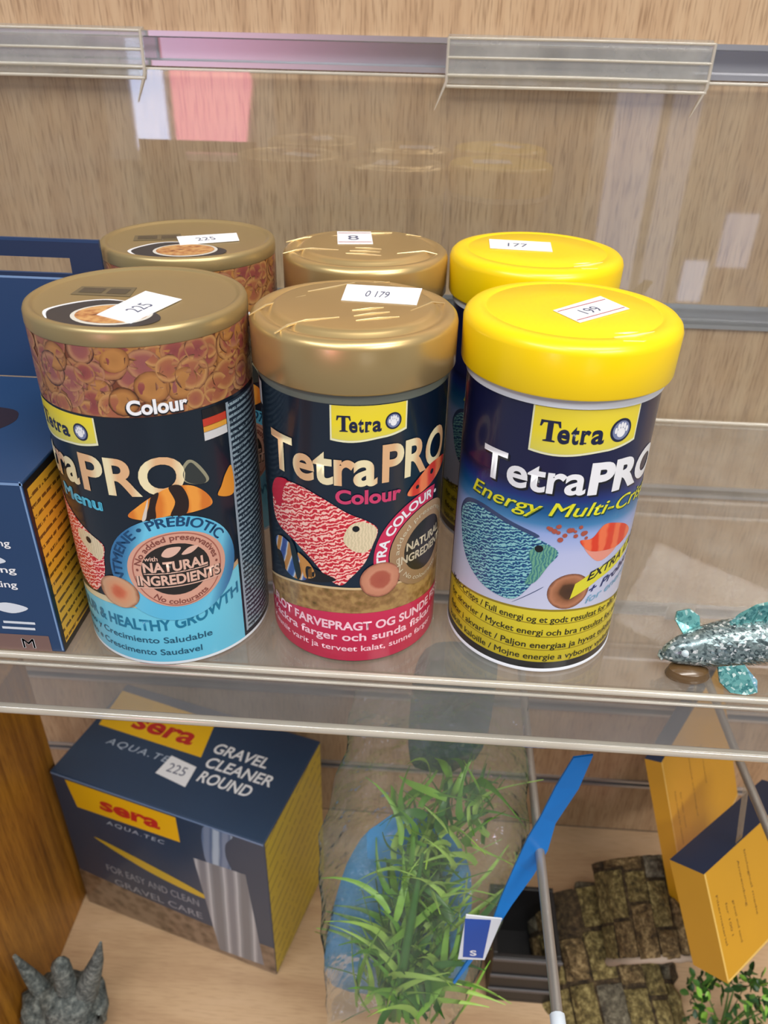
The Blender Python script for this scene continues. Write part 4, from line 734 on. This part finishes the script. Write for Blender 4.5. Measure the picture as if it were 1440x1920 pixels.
prof = [(0.0, .80, .10, .12), (.12, .82, .24, .28), (.5, .90, .42, .50), (1.1, 1.02, .58, .68), (1.9, 1.14, .70, .80), (3.0, 1.26, .76, .84), (4.2, 1.36, .66, .72), (5.4, 1.46, .46, .5), (6.4, 1.55, .26, .3), (6.9, 1.58, .18, .24)]
vs = []; fs = []; N = 28
for x, z, ry, rz in prof:
    for k in range(N): a = 2 * PI * k / N; vs.append((x, .12 * x + ry * math.cos(a), z + rz * math.sin(a)))
for i in range(len(prof) - 1):
    for k in range(N): fs.append((i * N + k, (i + 1) * N + k, (i + 1) * N + (k + 1) % N, i * N + (k + 1) % N))
fs += [tuple(range(N)), tuple((len(prof) - 1) * N + k for k in reversed(range(N)))]
mesh('body', vs, fs, gl, fi, smooth=True)
# proud scales in rows, each its own tiny plate, joined
sv = []; sfc = []
for i in range(22):
    for k in range(26):
        x = 1.35 + i * .2; a = 2 * PI * (k + .5 * (i % 2)) / 26
        j = max(j_ for j_ in range(len(prof)) if prof[j_][0] <= x); t = (x - prof[j][0]) / (prof[j + 1][0] - prof[j][0]); z, ry, rz = [prof[j][m_] * (1 - t) + prof[j + 1][m_] * t for m_ in (1, 2, 3)]
        c = Vector((x, .12 * x + ry * math.cos(a), z + rz * math.sin(a))); nrm = Vector((0, math.cos(a), math.sin(a))); tg = Vector((0, -math.sin(a), math.cos(a))); b0 = len(sv)
        for dx, dt, dn in ((-.1, 0, 0), (0, .085, .015), (.11, 0, .06), (0, -.085, .015)): sv.append(tuple(c + Vector((dx, 0, 0)) + tg * dt + nrm * dn))
        sfc.append((b0, b0 + 1, b0 + 2, b0 + 3))
sc_o = mesh('scales', sv, sfc, gl, fi); sc_o['kind'] = 'stuff'
def fin(name, pts, th, m, par=fi):
    pts = [Vector(p) for p in pts]; nn = (pts[1] - pts[0]).cross(pts[2] - pts[0]).normalized() * th; n = len(pts)
    return mesh(name, [tuple(p) for p in pts] + [tuple(p + nn) for p in pts], [tuple(range(n - 1, -1, -1)), tuple(range(n, 2 * n))] + [(i, (i + 1) % n, n + (i + 1) % n, n + i) for i in range(n)], m, par)
d = fin('dorsal_fin', [(2.0, .2, 1.85), (2.3, .22, 2.35), (2.8, .3, 2.72), (3.6, .4, 2.95), (4.6, .5, 2.8), (5.0, .6, 1.95), (3.4, .4, 2.0)], .12, gl2)
for k in range(7): tube('fin_ray', [(2.4 + .38 * k, .24 + .04 * k, 2.0), (2.5 + .4 * k, .22 + .045 * k, 2.45 + .28 * math.sin(.4 * k + .3))], [.05, .03], gl2, d, 6)
fin('pectoral_fin', [(1.75, -.5, .75), (2.6, -.45, .85), (3.0, -.78, .5), (3.05, -.95, .12), (2.7, -1.0, .02), (2.2, -.95, .04), (1.85, -.75, .3)], .12, gl2)
fin('pectoral_fin', [(.75, .5, 1.2), (1.3, .62, 1.3), (1.25, .9, 1.75), (.9, 1.0, 1.95), (.5, .95, 1.85), (.45, .8, 1.6)], .1, gl2)
fin('tail_fin', [(6.7, .8, 1.6), (7.6, .95, 2.7), (8.2, 1.0, 2.6), (7.7, .95, 1.6), (8.2, 1.0, .6), (7.5, .9, .5)], .12, gl2)
fin('pelvic_fin', [(3.6, -.2, .7), (4.4, -.2, .75), (4.6, -.5, .06), (4.0, -.55, .04)], .12, gl2)
lathe('eye', [(.0, -.06), (.12, -.04), (.12, .02), (.07, .06), (0, .07)], P('fish eye', (190, 205, 210), .15), fi, 14); e = bpy.data.objects[[o.name for o in fi.children if o.name.startswith('eye')][0]]; e.location = Vector((.62, -.36, 1.12)) * S; e.rotation_euler = (math.radians(65), 0, math.radians(-20))
tube('mouth_lip', [(0.02, -.16, .62), (-.06, 0, .66), (.04, .2, .7)], .06, gl, fi, 8)
bs2 = lathe('foot', [(.72, .0), (.75, .08), (.66, .36), (.5, .46), (0, .5)], P('amber resin foot', (98, 74, 46), .25, coat=.4), fi, 24); bs2.location = Vector((.95, -.2, .004)) * S; bs2.scale = (1.0, .6, .9)

# ================================================================== small leafy plant and dark crate
bush = tag(empty('small_plant', (22.2, 3.4, -36.5)), 'small round leaved green plant below the yellow cartons', 'plant')
lm = []
for k in range(3):
    lv = [(0, 0, 0), (.17, .02, .2), (.2, .05, .42), (.1, .02, .62), (0, -.02, .7), (-.1, .02, .62), (-.2, .05, .42), (-.17, .02, .2), (0, -.04, .36)]
    o = mesh('leaf_form', lv, [(8, i, (i + 1) % 8) for i in range(8)], [greens[1], P('bush leaf', (70, 116, 48), .4, var=.2), P('dark bush leaf', (38, 72, 32), .45, var=.2)][k], smooth=True); lm.append(o.data); bpy.data.objects.remove(o)
for k in range(10):
    a = q.uniform(0, 2 * PI); tp = Vector((2.6 * math.cos(a) * q.uniform(.3, 1), 1.8 * math.sin(a) * q.uniform(.3, 1), q.uniform(2.5, 5.6)))
    tube('twig', [(0, 0, .02), tuple(tp * .5 + Vector((0, 0, .4))), tuple(tp)], [.1, .07, .03], greens[2], bush, 6)
for k in range(240):
    th = q.uniform(0, 2 * PI); ph = math.acos(q.uniform(-.35, 1)); r_ = q.uniform(.65, 1.05)
    o = bpy.data.objects.new('leaf', lm[q.choice((0, 1, 1, 2, 2))]); link(o, bush)
    o.location = Vector((3.1 * r_ * math.sin(ph) * math.cos(th), 2.2 * r_ * math.sin(ph) * math.sin(th), 3.4 + 3.4 * r_ * math.cos(ph))) * S
    o.rotation_euler = (q.uniform(-1.2, 1.2), q.uniform(-1.2, 1.2), q.uniform(0, 6.28)); o.scale = [q.uniform(.8, 1.25)] * 3
blk = P('black plastic', (26, 25, 27), .4, var=.1)
cr = tag(empty('black_crate', (9.3, 7.0, -36.5)), 'small black plastic crate between the bagged plant and the resin ruin', 'crate')
box('floor_panel', -2.0, 2.3, -2.4, 2.6, .02, .3, blk, cr)
for a in ((-2.0, 2.3, -2.4, -2.1), (-2.0, 2.3, 2.3, 2.6), (-2.0, -1.7, -2.1, 2.3), (2.0, 2.3, -2.1, 2.3)): box('side_wall', *a, .3, 5.2, blk, cr, bv=.04)
for z in (1.4, 3.0, 4.9): box('rib', -2.05, 2.35, -2.52, -2.4, z, z + .28, P('grey rib', (84, 82, 84), .4), cr, bv=.03)
